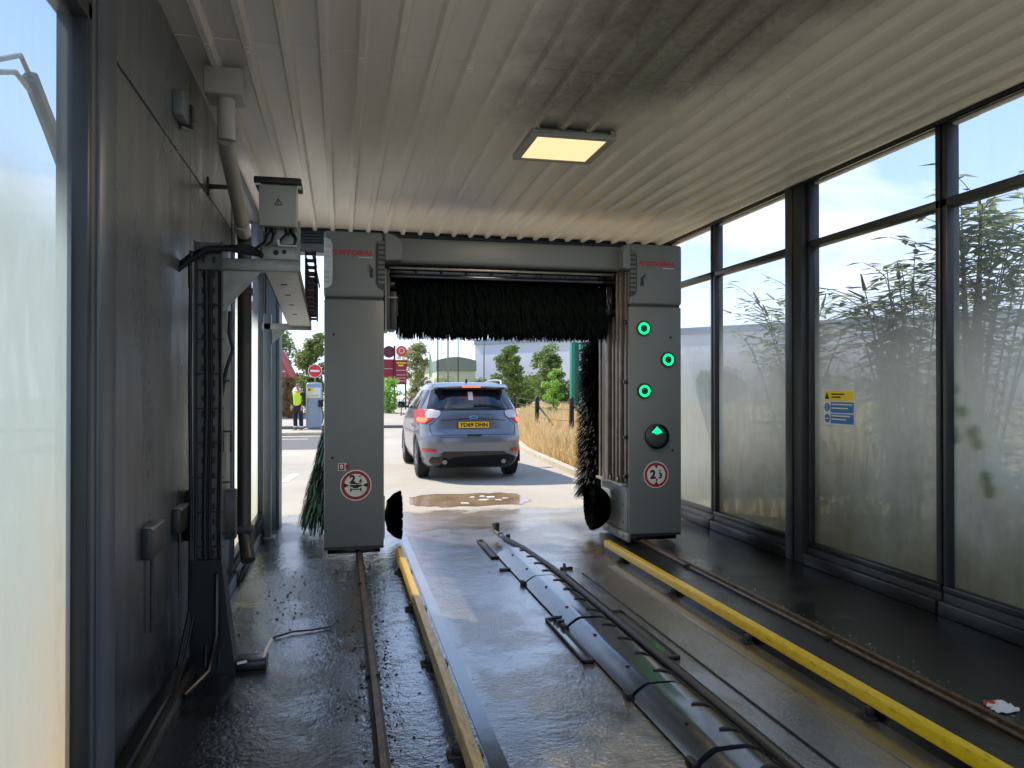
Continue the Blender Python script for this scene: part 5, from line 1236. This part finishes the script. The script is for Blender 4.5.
# dry grass verge
a = NM('dry_grass_blades'); x, y, z = a.xyz(); n = a.noise(1.1, 4, .6); n2 = a.noise(14, 2)
a.set(Base_Color=a.mix(a.math('MULTIPLY', n2, .5), a.ramp(n, [(.3, rgb(222, 190, 134)), (.5, rgb(214, 192, 142)), (.7, rgb(170, 166, 112))]), rgb(236, 206, 156)), Roughness=.7)
tr = a.new('ShaderNodeBsdfTranslucent'); tr.inputs[0].default_value = rgb(220, 190, 136); m = a.new('ShaderNodeMixShader'); m.inputs[0].default_value = .3
a.l(a.p.outputs[0], m.inputs[1]); a.l(tr.outputs[0], m.inputs[2]); a.l(m.outputs[0], a.out.inputs[0]); M['dryblade'] = a.m
def kx(y):
    for i in range(len(K) - 1):
        if K[i][1] <= y <= K[i + 1][1]: return K[i][0] + (K[i + 1][0] - K[i][0]) * (y - K[i][1]) / (K[i + 1][1] - K[i][1])
    return K[-1][0]
rng = random.Random(77); vs = []; fs = []
for i in range(52000):
    y = 10.2 + 34 * rng.random() ** 1.5; x = kx(y) + .22 + (.4 + .18 * y) * rng.random() ** 1.3 * 1.6
    hh = rng.uniform(.25, .75) * (.55 if x - kx(y) < .5 else 1) * (1 + .25 * (y > 20)); wd = rng.uniform(.006, .014) * (1 + y / 28); lean = Vector((rng.uniform(-.3, .3), rng.uniform(-.3, .3), 0)) * hh; a_ = rng.uniform(0, PI); sd_ = Vector((math.cos(a_), math.sin(a_), 0)) * wd
    p = Vector((x, y, -.02)); o = len(vs); vs += [p - sd_, p + sd_, p + lean * .4 + Vector((0, 0, hh * .6)) + sd_ * .7, p + lean * .4 + Vector((0, 0, hh * .6)) - sd_ * .7, p + lean + Vector((0, 0, hh))]; fs += [(o, o + 1, o + 2, o + 3), (o + 3, o + 2, o + 4)]
b = MB().mat('dryblade').add(vs, fs); tag(b.build('dry_grass', smooth=0, recalc=False), 'long dry yellow grass on the verge right of the car', 'grass', kind='stuff')
rng = random.Random(78); b = MB().mat('leaf_mid')
for i in range(60):
    y = rng.uniform(24, 40); x = kx(y) + rng.uniform(.5, 9); leaves(b, rng, (x, y, .35), rng.uniform(.3, .7), 34, .06, .6, .2)
tag(b.build('weeds', smooth=0, recalc=False), 'green weeds mixed in the dry grass behind the fence', 'weeds', kind='stuff')
# fence
t = thing('wire_fence', 'low wire fence with black posts and diagonal braces in the dry grass', 'fence', (5.9, 22, 0))
FP = [(5.87, 19.7), (5.62, 21.9), (5.75, 27.0), (7.3, 32.3)]
FP = [(5.92, 19.4), (5.60, 21.8), (7.0, 31.0), (8.6, 38.0)]
for (x_, y_) in FP + [(6.3, 17.6)]:
    b = MB().mat('black').box(x_ - .055, x_ + .055, y_ - .055, y_ + .055, 0, 1.30, .01).lathe([(0, .06), (.05, .01)], (x_, y_, 1.30), (0, 0, 1), 8); b.build('post', t)
b = MB().mat('black').tube([(5.64, 21.8, 1.05), (5.86, 20.4, .35)], .03, 6).tube([(5.96, 19.4, 1.1), (6.22, 18.2, .55)], .03, 6); b.build('brace', t)
b = MB().mat('steel_dark'); pl = [(6.3, 17.6)] + FP
for zz in (.35, .7, 1.0, 1.2): b.tube([(x_, y_, zz + .0) for x_, y_ in pl], .007, 4)
b.build('wire', t)

# buddleia growing outside the right windows
M['flower'] = plain('faded_flower_spike', rgb(128, 108, 92), .8, var=.25, scale=20)
def lance(vs, fs, p, d_, L, w_, droop):
    up = Vector((0, 0, 1)); sd_ = d_.cross(up); sd_ = (sd_ if sd_.length > .01 else Vector((1, 0, 0))).normalized(); o = len(vs)
    m1 = p + d_ * L * .45 + Vector((0, 0, -droop * .3 * L)); e_ = p + d_ * L + Vector((0, 0, -droop * L))
    vs += [p, m1 + sd_ * w_, e_, m1 - sd_ * w_]; fs.append((o, o + 1, o + 2, o + 3))
def buddleia(x, y, stems, label, seed, leaf='leaf_bush'):
    rng = random.Random(seed); t = thing('buddleia_bush', label, 'bush', (x, y, 0), 'flowering bushes outside the right windows'); bs = MB().mat('bark'); vs = []; fs = []; bf = MB().mat('flower')
    for (tx_, ty_, tz_) in stems:
        p0 = Vector((x + rng.uniform(-.1, .1), y + rng.uniform(-.1, .1), 0)); tip = Vector((tx_, ty_, tz_)); mid = (p0 + tip) / 2 + Vector((0, 0, .55 * tz_ * .5))
        pts = []
        for k in range(13):
            s = k / 12; pts.append(p0 * (1 - s) ** 2 + mid * 2 * s * (1 - s) + tip * s * s)
        bs.tube(pts, .014, 5, True, .004)
        for k in range(2, 13):
            s = k / 12; side_n = 2 if k < 12 else 1
            for q in range(3):
                a_ = rng.uniform(0, 2 * PI); d_ = Vector((math.cos(a_), math.sin(a_), rng.uniform(-.1, .5))).normalized(); lance(vs, fs, pts[k] + Vector((rng.uniform(-.03, .03), rng.uniform(-.03, .03), rng.uniform(-.04, .04))), d_, rng.uniform(.15, .30), .036, .3)
            if k % 2 == 0 or k > 8:   # side shoot
                a_ = rng.uniform(0, 2 * PI); d_ = Vector((math.cos(a_), math.sin(a_), rng.uniform(.3, .8))).normalized(); L = rng.uniform(.25, .65); q0 = pts[k]; q1 = q0 + d_ * L + Vector((0, 0, -.05))
                bs.tube([q0, (q0 + q1) / 2 + Vector((0, 0, .03)), q1], .005, 4, True, .002)
                for r_ in range(8):
                    s2 = (r_ + 1) / 8; a2 = rng.uniform(0, 2 * PI); lance(vs, fs, q0 + (q1 - q0) * s2, Vector((math.cos(a2), math.sin(a2), .2)).normalized(), rng.uniform(.12, .22), .028, .3)
                if rng.random() < .10:
                    q2 = q1 + (d_ + Vector((0, 0, rng.uniform(-.5, .4)))).normalized() * rng.uniform(.12, .22); bf.tube([q1, (q1 + q2) / 2, q2], .012, 6, True, .005)
        if rng.random() < .75: continue
        d_ = (pts[-1] - pts[-3]).normalized(); q2 = pts[-1] + d_ * .18 + Vector((0, 0, -.02)); bf.tube([pts[-1], (pts[-1] + q2) / 2, q2], .020, 6, True, .006)
    bs.build('stems', t); MB().mat(leaf).add(vs, fs).build('leaves', t, smooth=0, recalc=False); bf.build('flower_spikes', t)
r_ = random.Random(50)
def fan(xs, ys, zs, n): return [(r_.uniform(*xs), r_.uniform(*ys), r_.uniform(*zs)) for _ in range(n)]
buddleia(5.1, 5.4, fan((4.7, 5.7), (4.8, 5.9), (2.2, 3.05), 17) + [(5.2, 5.41, 3.04), (4.9, 5.3, 2.9)], 'tall bush with drooping flower spikes outside the window right of the notice window', 51)
buddleia(5.2, 6.3, fan((4.8, 5.6), (5.9, 6.9), (2.0, 2.75), 18), 'leafy bush with arching shoots directly behind the window with the notice', 52)
buddleia(5.1, 4.4, fan((4.7, 5.4), (3.7, 5.0), (2.0, 2.65), 11), 'sprawling bush with long arching flower spikes at the right edge of the view', 53)
buddleia(5.6, 8.6, fan((5.0, 5.9), (7.9, 9.2), (1.9, 2.8), 16), 'thinner bush outside the window between the thick pillar and the gantry', 54)
bush_labels = ['low dark undergrowth against the foot of the window left of the thick pillar', 'low dark undergrowth against the foot of the window with the safety notice', 'low dark undergrowth against the foot of the rightmost window in view']
for k, (x_, y_, n_) in enumerate(((5.4, 7.2, 900), (5.4, 5.3, 1100), (5.4, 3.7, 900))):
    rng = random.Random(60 + k); b = MB().mat('leaf_bush')
    for q in range(16): leaves(b, rng, (x_ + rng.uniform(-.2, .5), y_ + rng.uniform(-.75, .75), rng.uniform(.1, .75 + .3 * (q % 3))), .28, n_ // 16, .05, .9, .2)
    b.mat('bark')
    for q in range(6): b.tube([(x_, y_ + (q - 3) * .2, 0), (x_ + .1, y_ + (q - 3) * .22, .9)], .01, 5)
    tag(b.build('undergrowth', smooth=0, recalc=False, origin=(x_, y_, 0)), bush_labels[k], 'bush', 'undergrowth outside the right windows')
# ivy shoot pressed to the pane
def ivy(label, spots, seed):
    rng = random.Random(seed); b = MB().mat('leaf_ivy')
    for (y, z, s) in spots:
        a0 = rng.uniform(-.5, .5); pts = []
        for k in range(15):
            t_ = 2 * PI * k / 15; rr = s * (.62 + .38 * abs(math.cos(2.5 * t_))); pts.append((4.125 + rng.uniform(-.006, .006), y + rr * math.cos(t_ + a0), z + rr * math.sin(t_ + a0)))
        b.add(pts + [(4.135, y, z)], [(k, (k + 1) % 15, 15) for k in range(15)])
    b.mat('bark').tube([(4.15, spots[0][0], spots[0][1])] + [(4.15, y, z) for y, z, s in spots[1:]], .004, 5)
    tag(b.build('vine_shoot', smooth=0, recalc=False), label, 'vine')
ivy('vine shoot of lobed green leaves pressed against the outside of the rightmost pane', [(4.52, 1.62, .055), (4.47, 1.55, .05), (4.50, 1.44, .06), (4.40, 1.40, .05), (4.50, 1.27, .07), (4.46, 1.22, .05), (4.30, 1.27, .055), (4.27, 1.19, .05), (4.20, .98, .06), (4.17, .90, .06)], 71)

# metal boom arm and low roof outside the big left window
t = thing('boom_arm', 'bent grey metal boom arm high outside the big left window', 'boom', (-2.6, 7.9, 0))
b = MB().mat('framelight').tube([(-2.6, 8.4, 0), (-2.6, 8.4, 3.5)], .07, 10); b.build('post', t)
b = MB().mat('framelight').tube([(-2.6, 8.4, 3.5), (-2.6, 7.75, 3.95), (-2.6, 7.3, 4.22)], .07, 8); b.build('arm', t)
b = MB().mat('steel').tube([(-2.6, 7.3, 4.22), (-2.6, 7.1, 4.32), (-2.6, 6.7, 4.12), (-2.6, 6.3, 4.0), (-2.6, 5.8, 3.95)], .022, 8).tube([(-2.6, 7.3, 4.10), (-2.6, 7.0, 4.14), (-2.6, 6.7, 4.02), (-2.6, 6.2, 3.9)], .022, 8); b.build('hose_loop', t)


# ---- pieces of one kind that do not touch become parts of their own
KEEP = {'bristles', 'foliage', 'leaves', 'print', 'lettering', 'body', 'warning_mark', 'width_limit_sign', 'height_limit_sign', 'number_plate', 'panel_gaps', 'vent', 'face', 'arrow_lamp', 'badge', 'sign_face', 'roof'}
def split_parts(o):
    me = o.data; n = len(me.vertices); par_ = list(range(n))
    def find(i):
        while par_[i] != i: par_[i] = par_[par_[i]]; i = par_[i]
        return i
    for p in me.polygons:
        v = p.vertices
        for k in v[1:]:
            a_, b_ = find(v[0]), find(k)
            if a_ != b_: par_[b_] = a_
    isl = {}
    for i in range(n): isl.setdefault(find(i), []).append(i)
    if len(isl) < 2 or len(isl) > 90: return
    boxes = []
    for r_, ids in isl.items():
        co = [me.vertices[i].co for i in ids]; boxes.append([[min(c[k] for c in co) for k in range(3)], [max(c[k] for c in co) for k in range(3)], {r_}])
    ch = True; e_ = .004
    while ch:
        ch = False
        for i in range(len(boxes)):
            for j in range(i + 1, len(boxes)):
                A_, B_ = boxes[i], boxes[j]
                if all(A_[0][k] - e_ <= B_[1][k] and B_[0][k] - e_ <= A_[1][k] for k in range(3)):
                    boxes[i] = [[min(A_[0][k], B_[0][k]) for k in range(3)], [max(A_[1][k], B_[1][k]) for k in range(3)], A_[2] | B_[2]]; del boxes[j]; ch = True; break
            if ch: break
    if len(boxes) < 2: return
    root = [find(i) for i in range(n)]
    base = o.name.split('.')[0]
    for bi, bx in enumerate(boxes[1:]):
        ids = [i for i in range(n) if root[i] in bx[2]]; mp_ = {i: k for k, i in enumerate(ids)}
        ps = [p for p in me.polygons if p.vertices[0] in mp_]
        m2 = bpy.data.meshes.new(base); m2.from_pydata([tuple(me.vertices[i].co) for i in ids], [], [[mp_[v] for v in p.vertices] for p in ps])
        for m_ in me.materials: m2.materials.append(m_)
        m2.polygons.foreach_set('material_index', [p.material_index for p in ps]); m2.polygons.foreach_set('use_smooth', [p.use_smooth for p in ps]); m2.set_sharp_from_angle(angle=R(40)); m2.update()
        q = bpy.data.objects.new(base, m2); C.objects.link(q); q.parent = o.parent
        if 'label' in o: q['label'] = o['label']
    keep = boxes[0][2]; bm = bmesh.new(); bm.from_mesh(me); bm.verts.ensure_lookup_table()
    bmesh.ops.delete(bm, geom=[bm.verts[i] for i in range(n) if root[i] not in keep], context='VERTS'); bm.to_mesh(me); bm.free(); me.update()
for o in list(bpy.data.objects):
    if o.type == 'MESH' and o.parent is not None and not o.children and o.name.split('.')[0] not in KEEP and 'kind' not in o and not o.modifiers:
        split_parts(o)
for o in list(bpy.data.objects):
    if '_o' in o: del o['_o']
